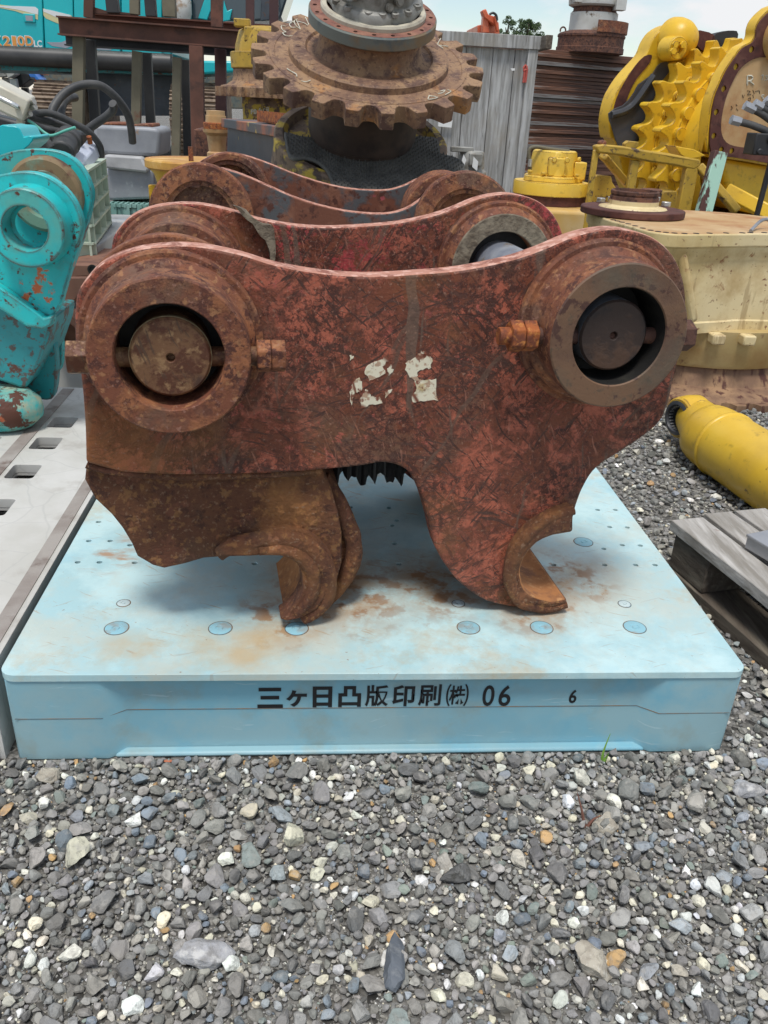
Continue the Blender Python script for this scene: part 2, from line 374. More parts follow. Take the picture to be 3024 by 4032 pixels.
# pallet plastics
FEET = [(-.15, -.40, .11), (-.06, -.33, .16), (.26, -.36, .12), (.33, -.28, .12), (.10, -.30, .14)]
M['blue'] = layered('faded_blue_plastic', (.395, .595, .625), [
    ((.52, .71, .72), 5, .50, .07, ST(detail=12, rough=.72)), ((.27, .55, .66), 3.2, .60, .05, ST(detail=9, amt=.55)),
    ((.55, .55, .46), 5, .54, .08, ST(detail=12, rough=.74, amt=.6)), ((.50, .37, .20), 3.6, .62, .06, ST(detail=11, rough=.70, amt=.7)),
    ((.36, .17, .06), 8, .675, .035, ST(detail=11, rough=.75, amt=.8)),
    ((.40, .23, .10), 9, .47, .09, ST(detail=11, rough=.72, near=FEET, amt=.75)), ((.30, .14, .05), 26, .56, .04, ST(detail=10, near=FEET, amt=.8)),
    ((.52, .36, .17), 7, .47, .10, ST(detail=9, near=[(-.28, -.50, .10), (-.20, -.485, .09), (-.38, -.50, .07)], amt=.7)),
    ((.42, .20, .08), 12, .52, .06, ST(detail=10, stretch=(1, 2.2, 1), near=[(-.47, -.21, .07), (-.43, -.17, .06)], amt=.8)),
    ((.40, .28, .17), 4, .675, .010, ST(kind='scr', stretch=(3, 40, 1), rot=(0, 0, .5), detail=4, amt=.6)), ((.38, .38, .33), 4, .67, .010, ST(kind='scr', stretch=(3, 40, 1), rot=(0, 0, -.35), detail=4, amt=.5)),
    ((.25, .13, .07), 150, .70, .02, ST(amt=.8))], rough=.48, bump=.14, bscale=60)
M['blue_side'] = layered('shaded_dirty_blue_plastic', (.21, .45, .55), [((.29, .47, .52), 5, .51, .05, ST(detail=9)), ((.14, .41, .55), 4, .60, .04, ST(amt=.7)), ((.30, .40, .40), 3, .55, .12, ST(amt=.6)),
    ((.30, .27, .18), 9, .62, .08, ST(amt=.5, detail=9)), ((.42, .58, .62), 4, .655, .012, ST(kind='scr', stretch=(2, 1, 24), detail=4, amt=.6))], rough=.45, bump=.1, bscale=80)  # pallet sides: dirt, plus their shade painted in as a darker blue
M['plug'] = layered('blue_plug_plastic', (.27, .51, .59), [((.3, .36, .36), 40, .56, .08), ((.3, .2, .12), 30, .64, .05, ST(amt=.7))], rough=.5, bump=.1)
M['plug_w'] = layered('pale_plug_plastic', (.52, .62, .62), [((.35, .42, .44), 60, .55, .08)], rough=.5, bump=.1)
M['black_paint'] = layered('black_print', (.012, .012, .014), [((.05, .07, .08), 60, .68, .03)], rough=.5, bump=0)
M['grey_pal'] = layered('pale_grey_plastic', (.52, .51, .47), [((.62, .61, .58), 5, .52, .1), ((.36, .33, .29), 7, .60, .07, ST(detail=9, amt=.8)), ((.2, .13, .09), 16, .71, .03), ((.42, .42, .4), 10, .012, .008, ST(kind='crack', amt=.4))], rough=.6, bump=.12, bscale=60)
M['grey_strip'] = layered('brown_grip_strip', (.27, .235, .21), [((.36, .33, .3), 9, .5, .1), ((.17, .13, .11), 14, .62, .06)], rough=.8, bump=.3)
# paints
def paint(name, base, chip=(.10, .035, .02), amt=.64, dirt=(.2, .15, .08), rough=.45, light=None, scale=9, edge=True):
    l = light or tuple(min(1, c*1.25+.03) for c in base)
    return layered(name, base, [(l, 4, .52, .1, ST(amt=.5)), (dirt, 6, .58, .1, ST(detail=9, amt=.45)), (tuple(c*.55 for c in dirt), scale*2.6, .63, .05, ST(amt=.5)), (chip, scale, amt, .015, ST(detail=10, rough=.72)), (chip, scale*5, amt+.02, .02, ST(amt=.8))], rough=rough, bump=.22, bscale=90, rlayers=False, edge=(chip, .008, 20) if edge else None)
M['teal'] = layered('chipped_teal_paint', (.012, .42, .43), [((.025, .58, .58), 4, .52, .1, ST(amt=.6)), ((.11, .36, .30), 7, .57, .06, ST(detail=10, amt=.7)), ((.05, .28, .27), 22, .60, .05, ST(amt=.5)),
    ((.55, .13, .04), 9, .635, .012, ST(detail=9, rough=.7)), ((.095, .032, .02), 8, .60, .012, ST(detail=11, rough=.75, seed=9)), ((.10, .035, .022), 45, .64, .02, ST(detail=9))], rough=.42, bump=.25, bscale=90, rlayers=False, edge=((.095, .03, .018), .010, 22))
M['teal_worn'] = layered('worn_teal_paint', (.17, .42, .36), [((.05, .44, .43), 9, .5, .03, ST(detail=10)), ((.38, .40, .28), 8, .57, .04, ST(detail=10)), ((.10, .035, .02), 11, .535, .012, ST(detail=11, rough=.72)), ((.5, .13, .05), 13, .66, .02)], rough=.6, bump=.4, bscale=60, edge=((.095, .03, .018), .010, 22))
M['teal_dark'] = paint('dirty_teal_paint', (.02, .26, .28), chip=(.11, .04, .025), amt=.56, dirt=(.08, .12, .1))
M['exc_teal'] = layered('clean_teal_paint', (.008, .42, .46), [((.012, .47, .5), 1.2, .5, .1)], rough=.3, bump=0)
M['yellow'] = paint('machine_yellow_paint', (.72, .44, .022), chip=(.12, .04, .02), amt=.70, dirt=(.42, .24, .03), light=(.80, .53, .04), rough=.4)
M['yellow_dull'] = paint('dull_yellow_paint', (.45, .28, .025), chip=(.10, .06, .03), amt=.61, dirt=(.2, .14, .03), rough=.55)
M['yellow_bright'] = paint('bright_yellow_paint', (.78, .50, .045), chip=(.12, .035, .02), amt=.70, dirt=(.55, .38, .08), light=(.82, .6, .14), rough=.38)
M['yellow_scab'] = layered('flaking_yellow_on_brown', (.19, .13, .085), [((.5, .36, .05), 9, .5, .03, ST(detail=10, stretch=(1, 1, 2))), ((.09, .06, .045), 25, .55, .04)], rough=.75, bump=.4)
M['cream'] = layered('stained_cream_paint', (.61, .47, .22), [((.72, .59, .34), 3, .5, .12), ((.42, .27, .10), 5, .57, .08, ST(detail=10, amt=.75)), ((.28, .115, .04), 9, .615, .03, ST(detail=11, rough=.75)), ((.22, .10, .05), 55, .655, .025, ST(detail=8)), ((.33, .22, .1), 6, .62, .03, ST(stretch=(3, 3, .5), detail=8, amt=.6))], rough=.5, bump=.25)
M['tan_rust'] = layered('rust_washed_tan_plate', (.46, .27, .11), [((.55, .38, .2), 3, .5, .12), ((.36, .15, .05), 5, .58, .1), ((.6, .45, .25), 9, .62, .1, ST(amt=.6))], rough=.6, bump=.15)
M['maroon'] = layered('red_oxide_rust', (.085, .026, .02), [((.13, .05, .035), 12, .55, .08), ((.05, .015, .012), 20, .58, .06)], rough=.75, bump=.3)
M['sprocket'] = layered('dusty_sprocket_rust', (.20, .11, .065), [((.30, .18, .095), 9, .5, .08, ST(detail=10)), ((.115, .06, .042), 15, .56, .05, ST(detail=11)), ((.46, .20, .05), 8, .62, .05, ST(detail=9, amt=.7)), ((.09, .045, .032), 70, .58, .03, ST(amt=.7)), ((.36, .24, .15), 110, .62, .03, ST(amt=.6))], rough=.7, bump=.45, bscale=160)
M['drum'] = layered('brown_oiled_drum', (.05, .035, .028), [((.09, .06, .045), 6, .52, .12), ((.03, .022, .02), 10, .58, .08)], rough=.55, bump=.2)
M['castgrey'] = layered('grimy_grey_casting', (.24, .235, .21), [((.34, .33, .3), 8, .52, .1), ((.12, .11, .09), 10, .56, .08), ((.35, .2, .1), 14, .68, .04)], rough=.55, metal=.2, bump=.3)
M['flange_grey'] = layered('grey_green_flange', (.15, .165, .145), [((.2, .14, .08), 9, .52, .07), ((.1, .12, .12), 12, .58, .05)], rough=.65, bump=.25)
M['bevel_cream'] = layered('pale_painted_rim', (.5, .46, .36), [((.3, .26, .2), 12, .55, .1)], rough=.6, bump=.2)
M['mat'] = layered('grey_rubber_mat', (.085, .084, .075), [((.12, .118, .105), 10, .5, .12), ((.06, .058, .052), 15, .6, .08)], rough=.8, bump=.2)
M['wood_grey'] = layered('weathered_grey_wood', (.34, .335, .325), [((.22, .215, .2), 6, .5, .12, ST(stretch=(6, 6, .5), detail=8)), ((.46, .46, .45), 5, .56, .08, ST(stretch=(5, 5, .4))), ((.1, .09, .08), 8, .67, .03, ST(stretch=(5, 5, .35), detail=9)), ((.30, .26, .2), 3, .6, .1, ST(amt=.5))], rough=.85, bump=.4, bscale=60)
M['wood_pal'] = layered('grey_pallet_wood', (.38, .36, .33), [((.25, .23, .2), 9, .5, .1, ST(stretch=(5, .6, 5), detail=9, rot=(0, 0, -.45))), ((.52, .5, .47), 9, .57, .08, ST(stretch=(5, .5, 5), rot=(0, 0, -.45))), ((.2, .1, .06), 12, .70, .03)], rough=.85, bump=.4, bscale=70)
M['wood_dark'] = layered('shaded_pallet_wood', (.13, .105, .08), [((.08, .06, .045), 10, .5, .1, ST(stretch=(5, .7, 5), detail=9, rot=(0, 0, -.45))), ((.2, .17, .13), 9, .6, .08, ST(stretch=(5, .6, 5), rot=(0, 0, -.45)))], rough=.9, bump=.4)  # shade under the pallet planks painted in as darker wood
M['galv'] = layered('dull_grey_steel', (.30, .31, .33), [((.4, .41, .43), 4, .5, .1), ((.2, .2, .21), 8, .58, .08)], rough=.45, metal=.5, bump=.1)
M['beam'] = layered('brown_primer_steel', (.095, .04, .026), [((.15, .06, .038), 4, .52, .1), ((.06, .028, .02), 6, .6, .06)], rough=.7, bump=.2)
M['beam_dk'] = layered('dark_maroon_steel', (.06, .026, .026), [((.09, .04, .036), 4, .55, .08)], rough=.7, bump=.15)
M['olive'] = layered('olive_grey_steel', (.13, .115, .075), [((.17, .15, .1), 3, .5, .1), ((.16, .07, .04), 5, .66, .04)], rough=.7, bump=.2)
M['black_steel'] = layered('black_steel', (.02, .02, .022), [((.035, .035, .035), 3, .5, .1)], rough=.5, bump=.1)
M['tubegrey'] = layered('dusty_black_paint', (.035, .034, .033), [((.09, .085, .08), 1.2, .55, .14)], rough=.45, bump=.05)
M['track'] = layered('dusty_track_steel', (.20, .145, .10), [((.28, .21, .15), 6, .5, .1), ((.11, .07, .05), 9, .58, .06)], rough=.8, bump=.3)
M['slate'] = layered('slate_grey_paint', (.045, .055, .068), [((.07, .08, .095), 5, .52, .1), ((.4, .3, .06), 7, .69, .02), ((.1, .05, .03), 15, .66, .03)], rough=.5, bump=.2)
M['greyblock'] = layered('silver_grey_casting', (.24, .25, .27), [((.32, .33, .35), 4, .5, .1), ((.36, .22, .12), 8, .67, .03, ST(detail=9)), ((.42, .43, .44), 30, .66, .03)], rough=.5, metal=.15, bump=.3)
M['greyblock_lt'] = layered('pale_silver_casting', (.45, .45, .45), [((.34, .34, .34), 6, .55, .1), ((.35, .22, .12), 9, .66, .03)], rough=.55, bump=.4)
M['crate_g'] = layered('pale_green_plastic', (.45, .53, .42), [((.55, .62, .52), 5, .55, .1), ((.3, .34, .26), 8, .62, .08, ST(amt=.6))], rough=.5, bump=.05)
M['crate_t'] = layered('sea_green_plastic', (.17, .33, .29), [((.25, .42, .38), 6, .52, .1)], rough=.5, bump=.05)
M['whitebox'] = layered('off_white_enamel', (.60, .57, .47), [((.52, .48, .38), 5, .55, .1), ((.1, .03, .015), 14, .72, .015)], rough=.4, bump=.03)
M['chrome'] = layered('bright_handle_steel', (.7, .7, .68), rough=.25, metal=.9, bump=0)
M['bluewhite'] = layered('pale_blue_sheet_metal', (.52, .57, .70), [((.62, .65, .72), 5, .5, .1), ((.3, .16, .08), 14, .72, .02)], rough=.4, bump=.05)
M['bolt_zinc'] = layered('zinc_bolt', (.55, .54, .5), [((.35, .33, .3), 30, .6, .05)], rough=.35, metal=.7, bump=0)
M['whitemetal'] = layered('aged_white_paint', (.56, .56, .53), [((.45, .44, .4), 4, .55, .1), ((.12, .08, .05), 10, .66, .04), ((.3, .2, .12), 5, .64, .05)], rough=.5, bump=.15)
M['stackplate'] = layered('stacked_plate_rust', (.12, .056, .036), [((.20, .09, .05), 1.6, .5, .1, ST(stretch=(.6, 1, 8), detail=9)), ((.055, .028, .022), 3, .54, .05, ST(stretch=(.5, 1, 9), detail=9)), ((.25, .22, .20), 2.5, .62, .05, ST(stretch=(.5, 1, 9), detail=9))], rough=.7, bump=.3)
M['stackplate_grey'] = layered('stacked_plate_bare_steel', (.17, .155, .145), [((.24, .23, .22), 3, .5, .1, ST(stretch=(.5, 1, 8))), ((.10, .05, .035), 3, .56, .06, ST(stretch=(.5, 1, 8)))], rough=.6, metal=.2, bump=.2)
M['mint'] = layered('flaking_mint_paint', (.075, .025, .02), [((.36, .58, .47), 9, .545, .015, ST(detail=10, stretch=(1, 1, .4))), ((.5, .7, .6), 10, .62, .05, ST(amt=.0))], rough=.6, bump=.4)
M['orange_paint'] = layered('orange_machine_paint', (.60, .115, .045), [((.68, .2, .1), 2, .55, .1)], rough=.4, bump=0)
M['white'] = layered('white_vinyl', (.72, .73, .73), rough=.4, bump=0)
M['greyvinyl'] = layered('grey_vinyl', (.22, .235, .27), [((.35, .36, .4), 2, .5, .2)], rough=.4, bump=0)
M['creamvinyl'] = layered('cream_vinyl', (.62, .56, .30), rough=.4, bump=0)
M['orangevinyl'] = layered('orange_vinyl', (.72, .30, .06), rough=.4, bump=0)
M['glass'] = layered('dark_cab_glass', (.05, .07, .085), rough=.12, bump=0, spec=.7)
M['chalk'] = layered('chalk', (.62, .60, .50), [((.4, .36, .26), 60, .55, .1)], rough=.95, bump=0)
M['chalk_b'] = layered('pale_blue_chalk', (.42, .62, .56), [((.55, .6, .45), 30, .5, .1)], rough=.95, bump=0)
M['dark'] = layered('black_grease_and_shade', (.012, .011, .010), [((.03, .028, .022), 20, .58, .08)], rough=.6, bump=.2)  # black for grease and ink, and for shade painted into bores and holes
M['shaft_black'] = layered('dark_rubber_sheet', (.04, .042, .048), [((.09, .095, .11), 3, .55, .15)], rough=.4, bump=.05)
M['paper'] = layered('white_paper', (.75, .75, .73), rough=.8, bump=0)
M['blueplastic'] = layered('bright_blue_plastic', (.05, .2, .6), rough=.4, bump=0)
M['redlight'] = layered('red_plastic', (.6, .05, .03), rough=.3, bump=0)
M['leaf'] = layered('leaf_green', (.075, .125, .045), [((.125, .18, .065), 1.5, .55, .1), ((.03, .055, .025), 3, .6, .1)], rough=.6, bump=0)
M['bark'] = layered('tree_bark', (.09, .07, .05), rough=.9, bump=0)
M['sprout'] = layered('fresh_grass_blade', (.19, .36, .05), rough=.5, bump=0)
M['drygrass'] = layered('dry_grass_blade', (.22, .10, .07), rough=.7, bump=0)
M['plate2'] = layered('rust_over_slate_paint', (.15, .050, .026), [((.075, .075, .078), 9, .53, .04, ST(detail=9)), ((.20, .08, .045), 14, .56, .05, ST(detail=9)), ((.36, .07, .08), 16, .66, .03, ST(mask=(3, .5, .1))), (RU_D, 40, .58, .04, ST(detail=8))], rough=.8, bump=.4, bscale=140)

M['maroon2'] = layered('red_brown_bolt_ring', (.21, .085, .06), [((.28, .14, .09), 14, .54, .08), ((.12, .05, .038), 20, .58, .06)], rough=.75, bump=.3)
M['slate_top'] = layered('slate_plate_with_rust', (.07, .078, .088), [((.30, .11, .06), 7, .52, .06), ((.45, .33, .08), 10, .66, .03)], rough=.6, bump=.2)
M['yellow_top'] = layered('rusty_yellow_flange', (.60, .33, .06), [((.40, .17, .05), 5, .48, .1, ST(detail=9)), ((.75, .5, .2), 9, .62, .08)], rough=.55, bump=.2)
M['galv2'] = layered('worn_grey_plastic', (.33, .335, .33), [((.42, .42, .41), 5, .52, .1), ((.2, .28, .42), 3, .62, .06, ST(amt=.7)), ((.2, .19, .17), 9, .6, .07)], rough=.6, bump=.1)
M['crate_t2'] = layered('mint_cable', (.12, .45, .36), rough=.5, bump=0)
M['teal_worn2'] = layered('brown_worn_teal', (.22, .15, .075), [((.16, .30, .22), 9, .56, .05, ST(detail=9)), ((.12, .05, .03), 12, .58, .04), ((.03, .45, .42), 10, .68, .03)], rough=.7, bump=.4, bscale=60)
M['tan_brown'] = layered('smooth_brown_rust', (.20, .095, .065), [((.26, .13, .085), 5, .52, .1), ((.13, .06, .045), 12, .6, .06), ((.3, .14, .05), 8, .67, .05)], rough=.7, bump=.25)
M['dark_pal'] = layered('dark_grey_plastic', (.09, .092, .095), [((.13, .13, .13), 6, .55, .1)], rough=.6, bump=.1)

M['maroon_tan'] = layered('tan_rust_ring', (.20, .115, .07), [((.33, .2, .11), 10, .52, .08, ST(stretch=(1, 1, .4))), ((.09, .035, .025), 16, .58, .05, ST(stretch=(2, 2, .4)))], rough=.8, bump=.4)
M['yellow_tan'] = layered('tan_yellow_casting', (.58, .36, .1), [((.62, .45, .22), 3, .5, .1), ((.40, .2, .06), 6, .6, .07, ST(detail=9))], rough=.55, bump=.15)
M['wood_grey2'] = M['wood_dark']
M['redmark'] = layered('red_crayon', (.45, .09, .07), rough=.9, bump=0)
M['beam_lt'] = layered('lighter_brown_primer', (.17, .065, .042), [((.12, .045, .03), 3, .55, .1)], rough=.65, bump=.15)

M['cream_dk'] = layered('shaded_cream_paint', (.44, .32, .12), [((.50, .38, .18), 3, .5, .12), ((.34, .2, .07), 5, .58, .1, ST(detail=9)), ((.2, .1, .05), 20, .66, .04)], rough=.6, bump=.2)  # cream darkened for the shade on the recessed lower ring

M['brass'] = layered('bright_brass_highlight', (.50, .40, .24), [((.3, .2, .1), 30, .56, .06)], rough=.35, metal=.6, bump=.1)  # bright brassy tone painted as a highlight on the pin's edge

M['yellow_cyl'] = paint('glossy_yellow_paint', (.70, .43, .03), chip=(.13, .05, .02), amt=.665, dirt=(.5, .31, .05), light=(.80, .55, .08), rough=.36)

M['groove'] = layered('dirty_groove', (.10, .15, .17), [((.2, .12, .06), 40, .5, .1)], rough=.8, bump=0)

# ------------------------------------------------------------------ ground and gravel
def gravel_ground():
    mt, t, p = new_mat('gravel_ground'); N, L = t.nodes, t.links
    tc = N.new('ShaderNodeTexCoord')
    v = N.new('ShaderNodeTexVoronoi'); v.inputs['Scale'].default_value = 110; L.new(tc.outputs['Object'], v.inputs[0])
    cr = N.new('ShaderNodeValToRGB'); e = cr.color_ramp.elements
    e[0].position = 0; e[0].color = (.05, .047, .042, 1); e[1].position = 1; e[1].color = (.5, .48, .43, 1)
    a = e.new(.35); a.color = (.20, .19, .17, 1); b = e.new(.8); b.color = (.30, .29, .27, 1)
    sp = N.new('ShaderNodeSeparateColor'); L.new(v.outputs['Color'], sp.inputs[0]); L.new(sp.outputs[0], cr.inputs[0])
    n2 = N.new('ShaderNodeTexNoise'); n2.inputs['Scale'].default_value = 1.2; n2.inputs['Detail'].default_value = 4; L.new(tc.outputs['Object'], n2.inputs[0])
    mx = N.new('ShaderNodeMixRGB'); mx.blend_type = 'MULTIPLY'; mx.inputs[0].default_value = .3; L.new(cr.outputs[0], mx.inputs[1]); L.new(n2.outputs[0], mx.inputs[2])
    L.new(mx.outputs[0], p.inputs['Base Color']); p.inputs['Roughness'].default_value = .9
    bp = N.new('ShaderNodeBump'); bp.inputs['Strength'].default_value = 1; bp.inputs['Distance'].default_value = .012; bp.invert = True
    L.new(v.outputs[0], bp.inputs['Height']); L.new(bp.outputs[0], p.inputs['Normal'])
    return mt
g = MB(); g.box((0, 90, -.15), (500, 300, .3)); o = g.build('ground', gravel_ground(), smooth=False); o['kind'] = 'structure'

def stone_shapes(sub, k, rng):
    bm = bmesh.new(); bmesh.ops.create_icosphere(bm, subdivisions=sub, radius=1)
    V = np.array([v.co[:] for v in bm.verts]); F = np.array([[v.index for v in f.verts] for f in bm.faces]); bm.free()
    out = []
    for _ in range(k):
        P = V.copy()
        for j in range(rng.integers(9, 16)):
            n = rng.normal(size=3); n /= np.linalg.norm(n); h = rng.uniform(.45, .82)
            d = P@n; over = d > h
            P[over] -= np.outer(d[over]-h, n)
        P += rng.normal(size=P.shape)*.02
        P *= np.array([1, rng.uniform(.62, .95), rng.uniform(.5, .85)])
        out.append(P)
    return out, F
PALETTE = [((0.294, 0.287, 0.267), 46), ((0.202, 0.2, 0.19), 26), ((0.393, 0.378, 0.344), 20), ((0.74, 0.694, 0.554), 11), ((0.825, 0.825, 0.751), 6), ((0.218, 0.258, 0.294), 6), ((0.35, 0.378, 0.393), 5), ((0.543, 0.347, 0.16), 1.6), ((0.257, 0.302, 0.267), 3), ((0.825, 0.825, 0.825), 2.2)]
def scatter(name, cls, box, seed, skip=()):
    """cls: (rmin, rmax, darts, tolerance, icosphere level), thrown big to small; one mesh"""
    rng = np.random.default_rng(seed); x0, x1, y0, y1 = box; grid = {}; cs = .03
    W = np.array([w for _, w in PALETTE]); W = W/W.sum(); PC = np.array([c for c, _ in PALETTE])
    AV, AF, AC, nv0, total = [], [], [], 0, 0
    for rmin, rmax, cnt, tol, sub in cls:
        shp, F = stone_shapes(sub, 16, rng); nv = len(shp[0]); pts = []
        X = rng.uniform(x0, x1, cnt); Y = rng.uniform(y0, y1, cnt); R = rmin+(rmax-rmin)*rng.random(cnt)**1.7
        o_ = np.argsort(-R)
        for x, y, r in zip(X[o_], Y[o_], R[o_]):
            if any(a-r*.6 < x < b+r*.6 and c-r*.6 < y < d+r*.6 for a, b, c, d in skip): continue
            gx, gy = int(x//cs), int(y//cs); ok = True
            for i in (gx-1, gx, gx+1):
                for j in (gy-1, gy, gy+1):
                    for (a, b, q) in grid.get((i, j), ()):
                        if (a-x)**2+(b-y)**2 < (tol*(q+r))**2: ok = False; break
                    if not ok: break
                if not ok: break
            if ok:
                if sub > 1: grid.setdefault((gx, gy), []).append((x, y, r))
                pts.append((x, y, r))
        n = len(pts); P_ = np.array(pts); total += n
        verts = np.empty((n, nv, 3)); ci = rng.choice(len(PALETTE), n, p=W)
        A = rng.uniform(0, 2*np.pi, n); T = rng.normal(0, .35, (n, 2)); si = rng.integers(len(shp), size=n)
        for i, (x, y, r) in enumerate(pts):
            tx, ty = T[i]; c, s = np.cos(A[i]), np.sin(A[i])
            Rm = np.array([[1, 0, 0], [0, np.cos(tx), -np.sin(tx)], [0, np.sin(tx), np.cos(tx)]])@np.array([[np.cos(ty), 0, np.sin(ty)], [0, 1, 0], [-np.sin(ty), 0, np.cos(ty)]])@np.array([[c, -s, 0], [s, c, 0], [0, 0, 1]])
            P = (shp[si[i]]*(r*1.08))@Rm
            verts[i] = P+np.array([x, y, -P[:, 2].min()-r*rng.uniform(.05, .4)+(rng.uniform(0, .005) if sub > 1 else 0)])
        col = np.ones((n, nv, 4)); tint = PC[ci]*rng.uniform(.72, 1.25, (n, 1))*np.stack([rng.uniform(.96, 1.04, n), np.ones(n), rng.uniform(.93, 1.06, n)], 1)
        col[:, :, :3] = tint[:, None, :]
        AV.append(verts.reshape(-1, 3)); AC.append(col.reshape(-1, 4)); AF.append((F[None]+(nv0+np.arange(n)*nv)[:, None, None]).reshape(-1, 3)); nv0 += n*nv
    V = np.concatenate(AV); Cc_ = np.concatenate(AC); F = np.concatenate(AF); nf = len(F)
    me = bpy.data.meshes.new(name)
    me.vertices.add(len(V)); me.vertices.foreach_set('co', V.reshape(-1)); me.loops.add(nf*3); me.polygons.add(nf)
    me.loops.foreach_set('vertex_index', F.reshape(-1).astype(np.int32)); me.polygons.foreach_set('loop_start', (np.arange(nf)*3).astype(np.int32))
    me.update(calc_edges=True)
    at_ = me.color_attributes.new('stone', 'FLOAT_COLOR', 'POINT'); at_.data.foreach_set('color', Cc_.reshape(-1))
    me.materials.append(M['stone']); me.polygons.foreach_set('use_smooth', np.zeros(nf, dtype=bool))
    o = bpy.data.objects.new(name, me); COL.objects.link(o); print(name, total, nf); return o
M['stone'] = layered('stone', (.2, .2, .2), [((.42, .40, .36), 90, .60, .08, ST(detail=6, amt=.55)), ((.09, .086, .078), 130, .60, .07, ST(amt=.5)), ((.17, .155, .13), 24, .58, .1, ST(amt=.4))], rough=.85, bump=.55, bscale=420, attr='stone', rlayers=False, bdist=.0015)
SK = [(-.56, .56, .0, 1.12), (-1.7, -.563, .0, 1.3)]
o = scatter('gravel', [(.016, .023, 75, .88, 3), (.0095, .016, 1950, .78, 3), (.006, .0100, 15600, .74, 2), (.003, .0065, 78000, .70, 2), (.0013, .0034, 140000, .6, 1)], (-1.1, 1.3, -.74, .02), 3, SK); tag(o, 'coarse grey crushed gravel covering the yard in front of the blue pallet', 'gravel', kind='stuff')
o = scatter('gravel', [(.012, .02, 500, .9, 2), (.007, .012, 14000, .8, 2), (.0035, .0075, 50000, .75, 1)], (.5, 2.6, -.1, 2.6), 5, SK+[(-.56, .56, 1.1, 2.3)]); tag(o, 'darker loose gravel between the pallets, casting and yellow cylinder', 'gravel', kind='stuff')
o = scatter('gravel', [(.009, .018, 2500, .8, 2), (.004, .01, 6000, .75, 1)], (-1.5, -.5, 1.29, 2.6), 6, SK); tag(o, 'patch of gravel behind the pale grey pallet at the left', 'gravel', kind='stuff')

def blades(name, label, cat, base, pts, mat):
    b = MB()
    for P in pts:
        b.tube([Vector(base)+Vector(p) for p in P], lambda t: .0028*(1-t)+.0004, 5)
    return tag(centre(b.build(name, mat)), label, cat)
b0 = atz(1302, 1648, 0); blades('grass_sprout', 'single bright green grass blade sprouting beside the front of the blue pallet', 'grass', (b0.x, b0.y, 0), [[(0, 0, 0), (-.003, 0, .02), (.004, .004, .055)], [(0, 0, 0), (.004, 0, .012), (.003, -.006, .026)]], M['sprout'])
b0 = atz(1262, 1785, 0); blades('grass_sprout', 'reddish dry grass blade standing in the gravel with a small green shoot', 'grass', (b0.x, b0.y, 0), [[(0, 0, 0), (-.008, 0, .03), (-.018, .004, .06)], [(.005, 0, 0), (.012, 0, .014), (.02, -.004, .024)]], [M['drygrass']])
def lone_stone(label, u, v, r, mat, sq=(1, .8, .6), seed=0):
    rng = np.random.default_rng(seed); s, F = stone_shapes(3, 1, rng); p = atz(u, v, 0)
    b = MB(); vs = [b.bm.verts.new(tuple(q*np.array(sq)*r/np.array([1, 1, 1]))) for q in s[0]]
    for f in F: b.bm.faces.new([vs[i] for i in f])
    bmesh.ops.subdivide_edges(b.bm, edges=b.bm.edges[:], cuts=1, use_grid_fill=True); b.jitter(r*.10, 1.3/r, seed); b.jitter(r*.035, 5/r, seed)
    o = b.build('stone', mat, M=Matrix.Translation((p.x, p.y, r*.45)), ang=26); return tag(centre(o), label, 'stone')
M['st_pale'] = layered('pale_limestone', (.46, .42, .34), [((.34, .3, .24), 60, .55, .1), ((.6, .57, .5), 90, .62, .06)], rough=.9, bump=.6, bscale=250)
M['st_white'] = layered('grey_white_stone', (.40, .40, .41), [((.28, .27, .26), 60, .55, .1), ((.55, .54, .52), 70, .6, .06)], rough=.85, bump=.6, bscale=250)
M['st_blue'] = layered('smooth_blue_grey_stone', (.12, .135, .155), [((.2, .21, .22), 40, .6, .06)], rough=.7, bump=.3, bscale=250)
M['st_orange'] = layered('orange_brick_chip', (.5, .17, .09), rough=.9, bump=.3)
M['st_dark'] = layered('dark_rough_stone', (.12, .118, .112), [((.2, .2, .19), 60, .58, .08), ((.07, .068, .06), 90, .56, .06)], rough=.9, bump=.9, bscale=160)
lone_stone('largest pale round stone at the lower right of the gravel', 1275, 2095, .030, M['st_pale'], (1.0, .95, 1.05), 12)
lone_stone('long pale grey stone lying at the lower left of the gravel', 452, 2076, .036, M['st_white'], (1.15, .75, .6), 2)
lone_stone('smooth elongated blue grey stone standing out at the bottom centre', 852, 2090, .031, M['st_blue'], (.7, 1.4, .7), 6)
lone_stone('small orange brick chip against the bottom edge of the blue pallet', 362, 1650, .009, M['st_orange'], seed=4)
lone_stone('big angular grey white stone in the gravel by the right edge', 1608, 1724, .026, M['st_white'], (1.1, .9, .9), 5)
lone_stone('big dark rough stone near the middle of the lower gravel', 985, 1905, .025, M['st_dark'], (1, 1, .9), 7)
lone_stone('blocky pale stone below the left part of the pallet', 112, 1688, .022, M['st_pale'], (1, .9, 1.), 8)
lone_stone('cream stone near the dry grass blade', 1305, 1787, .022, M['st_pale'], (1, .9, 1.), 9)

